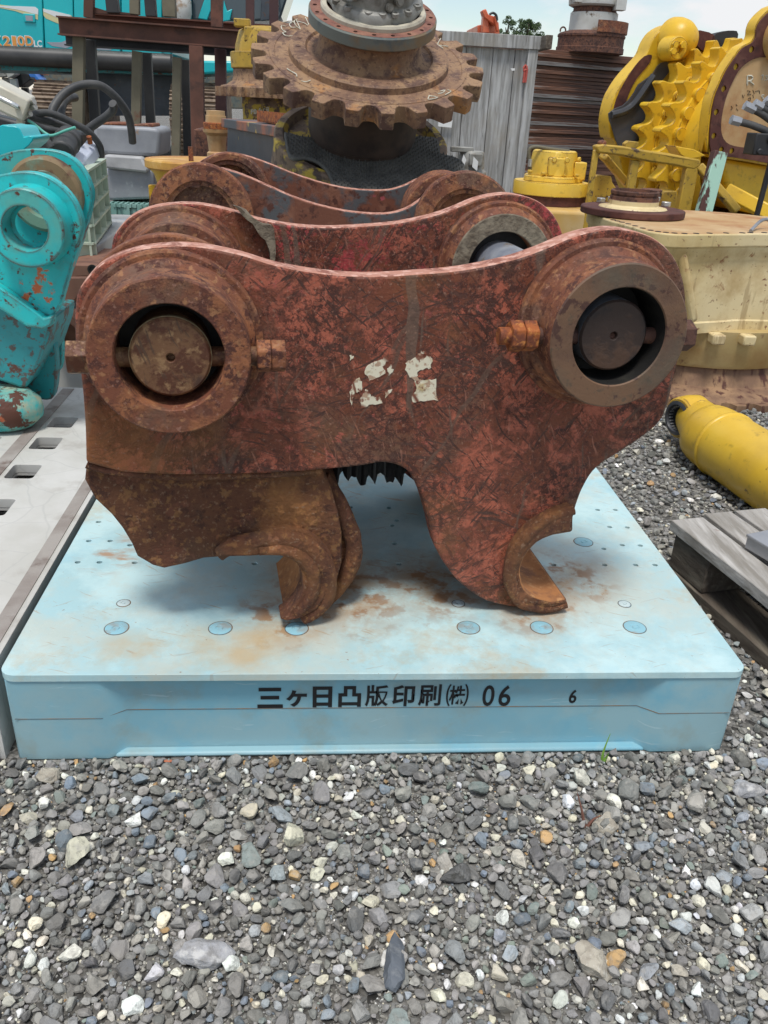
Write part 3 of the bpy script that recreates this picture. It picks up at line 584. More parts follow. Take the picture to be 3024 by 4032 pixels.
# ------------------------------------------------------------------ pallets
PH = .1595
def rrect(x0, x1, y0, y1, r, n=6):
    out = []
    for cx, cy, a in ((x1-r, y0+r, -90), (x1-r, y1-r, 0), (x0+r, y1-r, 90), (x0+r, y0+r, 180)):
        for i in range(n+1): t = math.radians(a+90*i/n); out.append((cx+r*math.cos(t), cy+r*math.sin(t)))
    return out
holes = [(757, 1096), (840, 1097), (857, 1124), (847, 1135), (852, 1174), (861, 1218), (213, 1127), (192, 1168), (238, 1168), (281, 1177), (168, 1214), (215, 1214), (291, 1215), (550, 1217),
         (1291, 1101), (1329, 1101), (1317, 1138), (1355, 1139), (1344, 1177), (1383, 1178), (1304, 1185), (1306, 1220), (1373, 1220), (1415, 1220), (1196, 1220)]
def blue_pallet(label, oy, hol, lettering, grp=None):
    t = thing('plastic_pallet', label, 'pallet', (0, oy+.55, 0), group=grp)
    b = MB()
    hp = [atz(u, v, PH) for u, v in hol]
    b.prism(rrect(-.55, .55, oy, oy+1.1, .022), PH-.012, PH, holes=[circ(p.x, p.y, .0050, 12) for p in hp])
    dk = b.build('deck', M['blue'], t, bev=.0045, seg=3)
    xl, xr = -.398, .412
    def body(z0, z1, rec, d0, d1):
        i = .0025
        outl = [(-.55+i, oy+.024), (-.545, oy+.007), (-.53, oy+i), (xl-.014, oy+i), (xl+.016, oy+i+rec), (xr-.016, oy+i+rec), (xr+.014, oy+i), (.53, oy+i), (.545, oy+.007), (.55-i, oy+.024)]
        outl += [(.55-i, oy+1.1-.03), (.53, oy+1.1-i), (-.53, oy+1.1-i), (-.55+i, oy+1.1-.03)]
        return MB().prism(outl, z0, z1)
    b = body(.0, PH-.012, .017, 0, 0)
    b.build('skirt', M['blue_side'], t, bev=.003, seg=2)
    b = MB().prism([(xl-.006, oy+.0035), (xr+.006, oy+.0035), (xr-.008, oy+.021), (xl+.008, oy+.021)], .0005, .0105); b.build('lower_lip', M['blue_side'], t, bev=.0045)
    b = MB(); b.tube([(xl-.14, oy+.0024, .079), (xl-.016, oy+.0024, .079), (xl+.016, oy+.0194, .081), (xr-.016, oy+.0194, .081), (xr+.014, oy+.0024, .079), (.54, oy+.0027, .079)], .0007, 6, sm=False)
    b.build('parting_seam', M['groove'], t)
    for p in hp: MB().cyl((p.x, p.y, PH-.0118), (p.x, p.y, PH-.0085), .0046, seg=10).build('hole', M['dark'], t, smooth=False)  # dark disc paints the shade inside each deck hole
    if lettering:
        for u, v, w in [(252, 1357, 1), (476, 1357, 1), (641, 1358, 1), (1012, 1356, 1), (1170, 1356, 1), (1371, 1355, 1), (1260, 1171, 1), (267, 1303, 0), (990, 1304, 0), (1349, 1305, 0)]:
            p = atz(u, v, PH); r = .0175 if w else .010
            q = MB().lathe([(r, -.004), (r, .0006), (r-.002, .0012), (r*.42, .0012), (r*.38, .0002), (r*.25, .0002), (r*.22, .0014), (0, .0014)], Matrix.Translation((p.x, p.y, PH)), 28)
            pg = q.build('plug', M['plug'] if w else M['plug_w'], t)
            MB().lathe([(r+.0016, -.002), (r+.0016, .0004), (r-.0002, .0004), (r-.0002, -.002)], Matrix.Translation((p.x, p.y, PH)), 28).build('plug_gap', M['groove'], pg)
        # shallow moulded frame at the left of the deck
        fr = MB(); a = [atz(u, v, PH+.0003) for u, v in ((150, 1370), (66, 1425), (135, 1425), (210, 1370))]
        # printed lettering, set on the recessed front panel
        yb = oy+.0025+.017-.0008
        l = None
        def put(body, box, off, italic=0, sx=1):
            p0 = at(box[0], box[3], yb); p1 = at(box[2], box[1], yb)
            me = text_mesh(body, 1.0, off)
            n = len(me.vertices); a = np.empty(n*3); me.vertices.foreach_get('co', a); a = a.reshape(-1, 3)
            mn, mxx = a.min(0), a.max(0)
            kx, kz = (p1.x-p0.x)/(mxx[0]-mn[0]), (p1.z-p0.z)/(mxx[1]-mn[1])
            Mx = Matrix(((kx, 0, 0, p0.x-mn[0]*kx), (0, 0, 1, yb), (0, kz, 0, p0.z-mn[1]*kz), (0, 0, 0, 1)))
            MB().mesh(me, Mx).build('lettering', M['black_paint'], t, smooth=False); bpy.data.meshes.remove(me)
        def shear(me_ob): pass
        TX = zm(900, 2600, 1.0369)
        for ch, x0, x1, y0, y1, off in [('三', 118, 221, 112, 195, .034), ('ヶ', 235, 320, 122, 190, .034), ('日', 343, 424, 107, 192, .034), ('凸', 447, 543, 105, 191, .034), ('版', 556, 655, 101, 188, .02), ('印', 666, 763, 101, 188, .026), ('刷', 772, 872, 98, 186, .02), ('㈱', 884, 985, 97, 187, .010), ('0', 1032, 1091, 102, 187, .012), ('6', 1098, 1159, 102, 187, .012), ('6', 1386, 1427, 120, 175, .022)]:
            (a, b2), (c, d) = TX((x0, y0), (x1, y1)); put(ch, (a, b2, c, d), off)
    return t
blue_pallet('faded blue plastic pallet printed with black lettering under the red rusty coupler', 0, holes, True)
blue_pallet('plain blue plastic pallet hidden under the rear rusty coupler', 1.14, [], False)

def grey_pallet():
    t = thing('plastic_pallet', 'pale grey plastic pallet with square holes and brown grip strips', 'pallet', (-1.11, .65, 0))
    X0, X1, Y0, Y1, z = -1.66, -.562, .0, 1.29, .16
    hl = []
    for cx in (-.735, -.875, -1.02, -1.3, -1.45):
        for cy in (.535, .71, .875, 1.015, .2, .36):
            if cx == -.735 and cy < .5: continue
            hl.append(rrect(cx-.03, cx+.03, cy-.037, cy+.037, .008, 3))
    b = MB().prism(rrect(X0, X1, Y0, Y1, .02), z-.02, z, holes=hl)
    for h in hl:
        n = len(h)
        vs = [(b.bm.verts.new((p[0], p[1], z-.0205)), b.bm.verts.new((p[0], p[1], .134))) for p in h]
        for i in range(n): b.bm.faces.new((vs[i][0], vs[(i+1) % n][0], vs[(i+1) % n][1], vs[i][1]))
    b.build('deck', M['grey_pal'], t, bev=.003)
    b = MB()
    for x in (X0+.04, (X0+X1)/2, X1-.03): 
        for y in (Y0+.08, (Y0+Y1)/2, Y1-.06): MB().box((x, y, .07), (.05 if x > X1-.1 else .12, .10, .14)).build('foot', M['grey_pal'], t)
    b.box(((X0+X1)/2, Y0+.008, .068), (X1-X0-.02, .012, .136)); b.box((X1-.008, (Y0+Y1)/2, .068), (.0125, Y1-Y0-.014, .1365))
    b.build('skirt', M['grey_pal'], t)
    for xs, w in ((-.5835, .024), (-.79, .03), (-1.2, .024), (-1.62, .024)):
        b = MB(); b.box((xs, (Y0+Y1)/2, z+.0008), (w, Y1-Y0-.03, .0022)); b.build('grip_strip', M['grey_strip'], t)
    return t
grey_pallet()

# ------------------------------------------------------------------ the red rusty quick coupler in front
cp = thing('quick_coupler', 'large red and brown rusty excavator coupler standing on the blue pallet', 'coupler', tuple(CO), CTH, local=True)
front = [(186, 1000), (184, 920), (176, 820), (165, 760), (162, 700), (166, 640), (185, 605), (225, 567), (290, 541), (370, 531), (440, 534), (520, 550), (600, 574), (700, 591), (800, 597), (900, 592), (1000, 583), (1100, 563), (1170, 540),
         (1240, 511), (1300, 497), (1350, 496), (1410, 513), (1455, 553), (1478, 610), (1482, 680), (1470, 760), (1455, 820), (1447, 860), (1430, 905), (1398, 937), (1350, 970), (1290, 1010), (1262, 1050), (1246, 1090), (1239, 1118),
         (1237, 1150), (1195, 1157), (1160, 1173), (1132, 1207), (1125, 1240), (1133, 1270), (1155, 1288), (1190, 1296), (1224, 1292), (1225, 1305), (1180, 1317), (1110, 1312), (1050, 1298), (1000, 1265), (965, 1225), (940, 1180), (925, 1120), (910, 1070), (893, 1035), (878, 1015), (850, 1003), (820, 1000), (780, 1007), (700, 1015), (600, 1022), (480, 1026), (400, 1027), (330, 1025), (270, 1021), (225, 1011)]
FO = lc(0, front)
CUT = 36
fo_s = smooth(FO[:CUT], 4, False)+FO[CUT:CUT+1]+smooth(FO[CUT+1:CUT+9], 3, False)+smooth(FO[CUT+9:], 3, False)
FO_S = [p for i, p in enumerate(fo_s) if (Vector(p)-Vector(fo_s[i-1])).length > 1e-4]
SX = Matrix(((1, 0, 0, 0), (0, 0, 1, 0), (0, 1, 0, 0), (0, 0, 0, 1)))      # (s,z,d) -> local x,z,y
CLc, CRc = (-.565, .615), (.020, .6385)
D2 = .455
def ringz(c, prof, seg=64): return MB().lathe(prof, SX @ Matrix.Translation((c[0], c[1], 0)), seg)
def side(d0, d1, name='side_plate'):
    return MB().prism(FO_S, d0, d1, SX)
pl = side(0, .036).build('side_plate', [M['plate'], M['edge']], cp, bev=.004, seg=2, ang=30)
for f in pl.data.polygons:
    if f.normal.z > .55: f.material_index = 1  # upward faces take the paler sky-lit colour
side(D2, D2+.036).build('side_plate', [M['plate_rear'], M['edge']], cp, bev=.004, ang=30)['label'] = 'rear side plate with flaking pink red paint'
rp_ = [o for o in cp.children if o.name.startswith('side_plate')][-1]
for f in rp_.data.polygons:
    if f.normal.z > .55: f.material_index = 1
# remains of white paint on the front plate
pb = MB()
ZQ = zm(236, 866, 1.0972)
for Zf, pts in ((ZQ, [(1490, 650), (1500, 610), (1545, 590), (1560, 560), (1575, 575), (1568, 602), (1590, 588), (1607, 595), (1605, 640), (1575, 645), (1550, 655), (1545, 680), (1560, 690), (1625, 690), (1632, 780), (1560, 785), (1525, 790), (1520, 760), (1540, 740), (1535, 700), (1515, 680)]),
                (ZQ, [(1330, 630), (1385, 605), (1410, 585), (1420, 608), (1395, 638), (1405, 660), (1360, 690), (1335, 692), (1318, 662)]), (ZQ, [(1265, 705), (1290, 683), (1310, 705), (1298, 742), (1275, 752), (1258, 800), (1256, 745)]),
                (ZQ, [(1300, 818), (1294, 770), (1325, 730), (1345, 760), (1385, 770), (1390, 790), (1340, 800)]), (ZQ, [(1428, 625), (1438, 648), (1425, 672), (1415, 652)]), (ZQ, [(1403, 745), (1432, 733), (1410, 768)]), (ZQ, [(1250, 588), (1266, 590), (1258, 606)])):
    rng = random.Random(5); P = lc(-.001, Zf(*pts)); Q = []
    for i in range(len(P)):
        a, b = Vector(P[i]), Vector(P[(i+1) % len(P)])
        for k in range(4): Q.append(tuple(a.lerp(b, k/4)+Vector((rng.uniform(-1, 1), rng.uniform(-1, 1)))*.0016))
    pb.prism(Q, -.0008, .0005, SX)
pb.build('paint_patch', M['decal'], cp, smooth=False)['label'] = 'torn remains of white paint'
def boss(c, dirn, d_base, L, mat_face, lab):
    """ring boss on a plate; dirn -1 = towards the viewer"""
    s = dirn; f = d_base+s*L
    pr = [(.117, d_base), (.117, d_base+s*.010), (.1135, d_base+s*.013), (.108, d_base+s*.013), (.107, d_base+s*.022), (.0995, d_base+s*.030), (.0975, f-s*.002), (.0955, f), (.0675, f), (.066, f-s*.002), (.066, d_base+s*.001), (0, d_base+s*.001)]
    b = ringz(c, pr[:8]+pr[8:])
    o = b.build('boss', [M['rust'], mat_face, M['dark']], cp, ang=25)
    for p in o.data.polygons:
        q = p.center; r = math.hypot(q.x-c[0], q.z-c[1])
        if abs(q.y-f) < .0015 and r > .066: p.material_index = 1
        elif r < .064 or (mat_face == M['ring_r'] and s < 0 and r < .0668): p.material_index = 2  # bore floors painted near black for shade; right bore also greasy
    if lab: o['label'] = lab
    return o
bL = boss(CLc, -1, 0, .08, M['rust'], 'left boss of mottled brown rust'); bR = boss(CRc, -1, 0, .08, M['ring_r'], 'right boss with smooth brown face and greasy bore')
for c in (CLc, CRc): boss(c, 1, .036, .05, M['rust'], None)
bl2 = boss(CLc, -1, D2, .075, M['rust'], None); br2 = boss(CRc, -1, D2, .035, M['mud'], 'inner boss caked with dried mud')
for c in (CLc, CRc): boss(c, 1, D2+.036, .07, M['ring_r'], None)
# extra left flange seen just behind the front plate
fl = [p for p in FO_S if p[0] < -.42 and p[1] > .60]
MB().prism(circ(CLc[0]-.003, CLc[1], .122, 56), .078, .104, SX).build('flange_plate', [M['rust']], cp, bev=.003)
# dried mud on the rear plate beside the left inner boss
mdp = lc(D2-.004, ZF((765, 295), (820, 320), (880, 365), (935, 385), (948, 430), (955, 540), (940, 560), (915, 470), (880, 420), (830, 355)))
MB().prism(smooth(mdp, 3), D2-.016, D2+.002, SX).jitter(.004, 60).build('mud_crust', M['mud'], cp, ang=20)
def pin(c, r, d0, d1, mats, lab, dz=0):
    b = MB().lathe([(0, d0+.012), (.0045, d0+.012), (.0055, d0+.0005), (.0065, d0), (r-.003, d0), (r, d0+.003), (r, d1)], SX @ Matrix.Translation((c[0], c[1]+dz, 0)), 48)
    o = b.build('pin', mats, cp, ang=25); o['label'] = lab
    for p in o.data.polygons:
        if len(mats) > 1 and .02 < p.center.y < D2: p.material_index = 1
    return o
pin(CLc, .0495, -.066, D2+.08, [M['pin'], M['pin']], 'left pin with a rusty round end face', -.003)
MB().lathe([(.0502, -.060), (.0502, -.052), (.0497, -.052), (.0497, -.060)], SX @ Matrix.Translation((CLc[0], CLc[1]-.003, 0)), 48, closed=True).build('rim_highlight', M['brass'], cp)
pin(CRc, .0485, -.062, D2+.08, [M['pin_dark'], M['steel_pin']], 'right pin with a dark oily end face', -.002)
def cross(c, d, z, nuts, matb, matn, parent, L, Rr):
    b = MB().cyl((c[0]-L, d, z), (c[0]+Rr, d, z), .0115, seg=20)
    o = b.build('cross_bolt', matb, parent)
    return o
# left boss: head on the left, double nut on the right
z1 = CLc[1]-.008; d1 = -.043
b = MB().cyl((CLc[0]-.112, d1, z1), (CLc[0]+.138, d1, z1), .0125, seg=20)
b.hexa((CLc[0]-.098, d1, z1), (-1, 0, 0), .0225, .026, .35); b.cyl((CLc[0]-.092, d1, z1), (CLc[0]-.1, d1, z1), .022)
b.build('cross_bolt', M['pin'], bL, bev=.0012)
for k, x in enumerate((.106, .1245)):
    MB().hexa((CLc[0]+x, d1, z1), (1, 0, 0), .0215, .018, .52).build('nut', M['rust'], bL, bev=.0016)
z1 = CRc[1]-.006; d1 = -.045
b = MB().cyl((CRc[0]-.14, d1, z1), (CRc[0]+.11, d1, z1), .0115, seg=20)
b.hexa((CRc[0]+.097, d1, z1), (1, 0, 0), .022, .026, .4)
b.build('cross_bolt', M['rust_dark'], bR, bev=.0012)
for k, x in enumerate((-.106, -.125)):
    MB().hexa((CRc[0]+x, d1, z1), (-1, 0, 0), .0215, .018, .5+.1*k).build('nut', M['nut_orange'], bR, bev=.0016)['label'] = 'bright orange rusty nut'
MB().cyl((CRc[0]-.158, d1, z1), (CRc[0]-.138, d1, z1), .0118, seg=18).build('bolt_end', M['nut_orange'], bR, bev=.001)
# jaws
j1 = [(187, 1003), (183, 1035), (205, 1078), (240, 1112), (265, 1142), (285, 1175), (297, 1203), (330, 1222), (355, 1228), (400, 1218), (440, 1206), (480, 1203), (540, 1201), (597, 1198), (618, 1201), (640, 1214), (654, 1240), (654, 1276), (640, 1306), (616, 1330), (605, 1336), (622, 1341), (650, 1335), (685, 1312), (722, 1275), (738, 1215), (738, 1150), (728, 1100), (715, 1052), (694, 1012), (500, 985), (300, 985)]
j2 = [(300, 990), (470, 1190), (597, 1190), (618, 1201), (640, 1214), (654, 1240), (654, 1276), (640, 1306), (616, 1330), (605, 1336), (622, 1341), (650, 1335), (690, 1316), (740, 1262), (767, 1233), (771, 1185), (763, 1140), (745, 1098), (735, 1060), (705, 1032), (694, 1005)]
jr = [(470, 1203), (478, 1190), (505, 1178), (560, 1168), (612, 1164), (655, 1177), (690, 1208), (708, 1250), (704, 1288), (686, 1315), (650, 1336), (622, 1342), (604, 1337), (616, 1330), (640, 1306), (654, 1276), (654, 1240), (640, 1214), (618, 1201), (597, 1198), (540, 1201)]
def jaw(sets, name, mats, lab=None):
    b = MB()
    for pts, d, a0, a1 in sets: b.prism(lc(d, pts), a0, a1, SX)
    o = b.jitter(.0016, 55).build(name, mats, cp, bev=.003, ang=32)
    if lab: o['label'] = lab
    return o
jw = jaw([(j1, .017, .017, .055), (j2, .03, .054, .205)], 'jaw', [M['jaw'], M['jaw_orange']], 'left jaw of dark earthy rust')
jaw([(jr, -.010, -.010, .03)], 'hook_rim', [M['jaw']])
jr2 = [(560, 1150), (615, 1140), (668, 1152), (708, 1188), (728, 1240), (722, 1290), (700, 1318), (660, 1334), (686, 1310), (704, 1285), (708, 1250), (690, 1208), (655, 1177), (612, 1164), (560, 1168)]
jaw([(smooth(jr2, 2), .006, .006, .04)], 'weld_bead', [M['jaw']])
def bead(pts, d, r, mat='jaw', dd=0):
    P = [Vector((a, d+dd*i, z)) for i, (a, z) in enumerate(lc(d, pts))]
    b = MB().tube(P, lambda t: r*(.55+.45*math.sin(math.pi*min(max(t, .04), .96))**.5), 12, n=5); b.jitter(.0016, 45); b.build('weld_bead', M[mat], cp)
bead([(474, 1197), (505, 1178), (560, 1167), (612, 1164), (655, 1177), (690, 1208), (707, 1250), (703, 1288), (686, 1314), (652, 1335)], .004, .016)
bead([(560, 1190), (612, 1186), (648, 1200), (672, 1228), (679, 1262), (668, 1295), (640, 1325)], -.006, .012)
bead([(700, 1030), (728, 1075), (748, 1120), (762, 1160), (764, 1200), (750, 1240), (722, 1280), (690, 1312)], .046, .014)
bead([(187, 1004), (228, 1014), (330, 1026), (400, 1028), (480, 1027), (600, 1022), (694, 1016)], .010, .007)
bead([(1239, 1100), (1190, 1118), (1146, 1148), (1113, 1192), (1102, 1240), (1112, 1282), (1136, 1304), (1182, 1312), (1222, 1304)], -.012, .012)
jaw([(j1, .017, D2-.06, D2+.02), (j2, .03, D2-.16, D2-.06)], 'jaw', [M['jaw']])
rr_o = [(1239, 1095), (1190, 1113), (1143, 1143), (1108, 1188), (1096, 1240), (1106, 1284), (1130, 1306), (1180, 1315), (1226, 1304), (1224, 1292), (1190, 1296), (1155, 1288), (1133, 1270), (1125, 1240), (1132, 1207), (1160, 1173), (1195, 1157), (1238, 1151)]
RRS = lc(-.020, rr_o)
b = MB().prism(smooth(RRS[:9], 3, False)+smooth(RRS[9:], 3, False), -.021, .2, SX)
hk = b.jitter(.0008, 70).build('hook_rim', [M['jaw'], M['jaw_orange']], cp, bev=.006, seg=3, ang=30); hk['label'] = 'right hook saddle with bright orange inner face'
hc = lc(0, [(1185, 1228)])[0]
for o_, cc in ((hk, hc), (jw, lc(.03, [(600, 1265)])[0])):
    for p in o_.data.polygons:
        v = Vector((p.center.x-cc[0], p.center.z-cc[1]))
        if abs(p.normal.y) < .3 and v.length < .075 and v.dot(Vector((p.normal.x, p.normal.z))) < 0 and p.center.y > .02: p.material_index = 1
MB().prism(smooth(RRS[:9], 3, False)+smooth(RRS[9:], 3, False), D2-.16, D2-.002, SX).build('hook_rim', [M['jaw']], cp, bev=.003)
b = MB().box((-.28, .245, .50), (.36, .41, .13)); b.box((-.03, .245, .50), (.11, .41, .15)); b.box((-.53, .245, .44), (.12, .41, .22))
b.build('cross_beam', M['rust_dark'], cp, bev=.006)
# ragged black rubber boot hanging between the jaws
rng = random.Random(4); pts = []
top = lc(.12, [(700, 1000), (880, 1000)]); x0, x1 = top[0][0]-.02, top[1][0]+.01
b = MB(); n = 54; prev = None
for i in range(n):
    x = x0+(x1-x0)*i/(n-1); dz = .011*math.sin(i*.9)+.008*math.sin(i*.37+1)+rng.uniform(-.004, .004)
    zz = (lc(.12, [(790, 1036)])[0][1])+dz*.7; yy = .12+.008*math.sin(i*1.3)
    v = [b.bm.verts.new((x, yy, .46)), b.bm.verts.new((x+rng.uniform(-.001, .001), yy, zz)), b.bm.verts.new((x, yy+.05, zz+.006)), b.bm.verts.new((x, yy+.05, .46))]
    if prev:
        for k in range(4): b.bm.faces.new((prev[k], prev[(k+1) % 4], v[(k+1) % 4], v[k]))
    prev = v
b.build('rubber_boot', M['rubber'], cp, smooth=False)

# ------------------------------------------------------------------ second rusty coupler behind
YN, YR = 1.17, 1.52
c2 = thing('quick_coupler', 'second brown rusty coupler close behind the large red one', 'coupler', (-.05, 1.3, PH))
nearp = [(322, 520), (322, 470), (335, 432), (362, 398), (400, 372), (440, 360), (480, 364), (530, 380), (580, 402), (640, 428), (700, 446), (760, 458), (830, 462), (880, 450), (925, 420), (965, 402), (1000, 397), (1040, 408), (1075, 440), (1085, 500), (1060, 560), (980, 620), (940, 760), (880, 860), (760, 830), (700, 700), (560, 690), (480, 760), (420, 830), (370, 760), (330, 620)]
farp = [(392, 470), (395, 410), (410, 370), (445, 340), (485, 329), (530, 336), (580, 353), (640, 377), (700, 396), (760, 408), (830, 411), (870, 402), (905, 386), (946, 377), (985, 386), (1010, 410), (1015, 460), (1000, 520), (930, 580), (890, 700), (800, 720), (700, 620), (560, 620), (480, 700), (410, 600)]
for Y_, pp in ((YN, nearp), (YR, farp)):
    z_ = xz(Y_, pp); zmin = min(p[1] for p in z_)
    z_ = [(x, PH+.002+(z-.45)*(.45-PH-.002)/(.45-zmin) if z < .45 else z) for x, z in z_]
    o = MB().prism(smooth(z_, 4), Y_, Y_+.035, SX).build('side_plate', [M['plate2'] if 'plate2' in M else M['rust'], M['edge']], c2, bev=.003, ang=30)
    for f in o.data.polygons:
        if f.normal.z > .6: f.material_index = 1  # top faces painted paler for sky light
def ring2(cxz, y, L, r, ri, mat):
    MB().lathe([(r, 0), (r, -L+.004), (r-.004, -L), (ri+.012, -L), (ri+.008, -L+.006), (ri, -L+.006), (ri, -.002), (0, -.002)], SX @ Matrix.Translation((cxz[0], cxz[1], y)), 48).build('boss', mat, c2, ang=25)
a = at(438, 470, YN); ring2((a.x, a.z), YN, .03, .125, .075, M['rust'])
MB().hexa((a.x-.01, YN-.012, a.z+.085), (0, -1, 0), .018, .012).build('bolt', M['rust_dark'], c2, bev=.001)
a = at(500, 420, YR); ring2((a.x, a.z), YR, .04, .11, .08, M['rust'])
a = at(1000, 485, YN); ring2((a.x, a.z), YN, .03, .125, .075, M['rust'])
a = at(950, 460, YR); ring2((a.x, a.z), YR, .12, .115, .08, M['rust'])
MB().box((-.05, (YN+YR)/2, .45), (.45, YR-YN, .2)).build('cross_beam', M['rust_dark'], c2, bev=.005)

# ------------------------------------------------------------------ big travel motor with sprocket leaning on a rubber mat
def gear(n, r, depth, kind=0):
    out = []
    for i in range(n):
        a = 2*math.pi*i/n; w = 2*math.pi/n
        for f, q in ((-.19, 0), (-.15, .0), (.0, .0), (.15, .0), (.19, 0.05), (.235, .35), (.275, .68), (.34, .92), (.5, 1.0), (.66, .92), (.725, .68), (.765, .35), (.81, .05)):
            if kind and abs(f) < .14 and f != 0: continue
            out.append(((r-depth*q)*math.cos(a+f*w), (r-depth*q)*math.sin(a+f*w)))
    return out
def cam_axis(p, s, roll_deg):         # axis leaning towards the viewer, fixed in the yard
    v = (p-C0).normalized(); up = (UP-v*UP.dot(v)).normalized(); rt = v.cross(up)
    a = math.radians(roll_deg)
    return (-v*s+(up*math.cos(a)+rt*math.sin(a))*math.sqrt(1-s*s)).normalized()
YS = 2.02
pc = at(797, 125, YS); RS = .37; AX = cam_axis(pc, .37, 6.0)
pxm = RS/252
MS = zframe(pc, AX, (0, 1, 0))
base_c = pc-AX*(176*pxm)
tm = thing('travel_motor', 'large rusty track drive sprocket and motor leaning on a grey rubber mat', 'machine part', (base_c.x, base_c.y, base_c.z))
b = MB(); rt_ = RS*.80
b.prism(gear(22, RS, RS*.128), -34*pxm, 0, MS)
b.build('sprocket', M['sprocket'], tm, bev=.006, seg=2, ang=30)
b = MB().lathe([(r*pxm, h*pxm) for r, h in ((216, -2), (214, 1.5), (204, 1.5), (196, -7), (183, -7), (174, -3), (172, 12), (168, 15), (138, 15), (134, 10), (124, 10), (116, 13), (112, 20), (108, 42), (109, 54), (116, 61), (116, 65), (0, 65))], MS, 96)
for i in range(22):
    a = 2*math.pi*i/22+.1
    q = MS @ Vector((153*pxm*math.cos(a), 153*pxm*math.sin(a), 14*pxm)); b.cyl(q, q+AX*(1.8*pxm if i % 4 else .4*pxm), 5.2*pxm, seg=12)
b.build('hub_plate', M['sprocket'], tm, ang=24)
b = MB().lathe([(r*pxm, h*pxm) for r, h in ((100, 62), (126, 63), (134, 68), (134, 89), (131, 92))], MS, 72)
b.build('flange_rim', M['flange_grey'], tm, ang=30)
b = MB()
hl = [circ(121*pxm*math.cos(a), 121*pxm*math.sin(a), 4.6*pxm, 10) for a in (2*math.pi*i/20 for i in range(20))]
b.prism(circ(0, 0, 131*pxm, 64), 87*pxm, 92.4*pxm, MS, holes=hl)
b.build('bolt_ring', M['maroon2'], tm, ang=30)
b = MB().lathe([(r*pxm, h*pxm) for r, h in ((110, 91), (110, 99), (107, 103), (99, 103), (97, 100))], MS, 64)
b.build('pale_rim', M['bevel_cream'], tm, ang=30)
b = MB()
def motor_r(a): return 1+.05*math.sin(3*a+.6)+.03*math.sin(7*a)
b.lathe([(r*pxm, h*pxm) for r, h in ((98, 101), (97, 113), (93, 119), (84, 123), (82, 152), (80, 185), (70, 192), (66, 230), (0, 230))], MS, 60, rad=motor_r)
for a, r, h, rr, L in ((-2.15, 74, 150, 21, 26), (-1.0, 80, 140, 10, 8), (-1.25, 84, 130, 8, 5)):
    q = MS @ Vector((r*pxm*math.cos(a), r*pxm*math.sin(a), h*pxm)); d = (MS.to_3x3() @ Vector((math.cos(a), math.sin(a), .25))).normalized()
    b.cyl(q, q+d*L*pxm, rr*pxm, seg=28); b.cyl(q+d*L*pxm, q+d*(L+3)*pxm, rr*.75*pxm, seg=24)
b.build('motor_housing', M['castgrey'], tm, ang=30)
for i, a in enumerate((-2.6, -2.2, -1.72, -1.42, -1.12, -.75, -.3)):
    q = MS @ Vector((91*pxm*math.cos(a), 91*pxm*math.sin(a), 115*pxm))
    MB().lathe([(8.5*pxm, 0), (8.5*pxm, 7*pxm), (7*pxm, 8*pxm), (4.5*pxm, 8*pxm), (4.2*pxm, 4*pxm), (0, 4*pxm)], zframe(q, AX), 16).build('bolt', M['castgrey'], tm, ang=30)
b = MB().lathe([(r*pxm, h*pxm) for r, h in ((0, -30), (128, -30), (128, -36), (124, -160), (121, -162), (120, -174), (0, -174))], MS, 72); b.build('drum', M['drum'], tm, ang=25)
# chalk marks on the sprocket face
ch = MB()
def chalk(Zf, strokes, mb, h, r=.0016):
    for st in strokes:
        pts = []
        for u, v in Zf(*st):
            d = ray(u, v); o_ = pc+AX*h; t = (o_-C0).dot(AX)/d.dot(AX); pts.append(C0+d*t)
        mb.tube(pts, r, 5, n=3)
chalk(ZK, [[(355, 155), (330, 170), (340, 205), (380, 240)], [(330, 170), (290, 195), (310, 225), (345, 220)], [(380, 240), (345, 160)], [(260, 215), (225, 210), (230, 240), (265, 262)], [(265, 262), (235, 268), (262, 292), (318, 292), (330, 288)], [(420, 140), (450, 210), (415, 190), (360, 175)], [(240, 180), (300, 170), (330, 185)]], ch, .0035)
chalk(ZK, [[(1425, 780), (1500, 795), (1425, 812), (1430, 785)], [(1520, 745), (1560, 735), (1540, 757), (1500, 765)], [(1580, 735), (1610, 745), (1560, 775)], [(270, 560), (300, 580), (345, 605), (350, 625)], [(385, 660), (425, 668), (460, 655)], [(1525, 315), (1500, 365), (1560, 375), (1585, 378)], [(1490, 360), (1545, 395)]], ch, .0035)
ch.build('chalk_marks', M['chalk'], tm, smooth=False)
# mat
MBm = zframe(base_c, AX, (0, 1, 0)); inv = MBm.inverted()
def onmat(u, v, h=0.0):
    d = ray(u, v); o_ = base_c+AX*h; t = (o_-C0).dot(AX)/d.dot(AX); q = inv @ (C0+d*t); return (q.x, q.y)
mo = [onmat(u, v) for u, v in ((617, 293), (640, 297), (690, 302), (900, 300), (945, 306), (950, 336), (975, 342), (1002, 360), (998, 408), (975, 425), (740, 425), (722, 410), (712, 380), (690, 357), (660, 346), (628, 343))]
b = MB().prism(smooth(mo, 2), .001, .009, MBm)
rng = random.Random(2)
from mathutils.geometry import intersect_point_tri_2d
gx = [p[0] for p in mo]; gy = [p[1] for p in mo]
def inside(x, y, P):
    c = False
    for i in range(len(P)):
        (x1, y1), (x2, y2) = P[i], P[i-1]
        if (y1 > y) != (y2 > y) and x < (x2-x1)*(y-y1)/(y2-y1)+x1: c = not c
    return c
i = 0; y = min(gy)
while y < max(gy):
    x = min(gx)+(.009 if i % 2 else 0)
    while x < max(gx):
        if inside(x, y, mo) and math.hypot(x, y) > 122*pxm:
            b.box((x, y, .0125), (.004, .0045, .008), MBm, top=.6)
        x += .019
    y += .013; i += 1
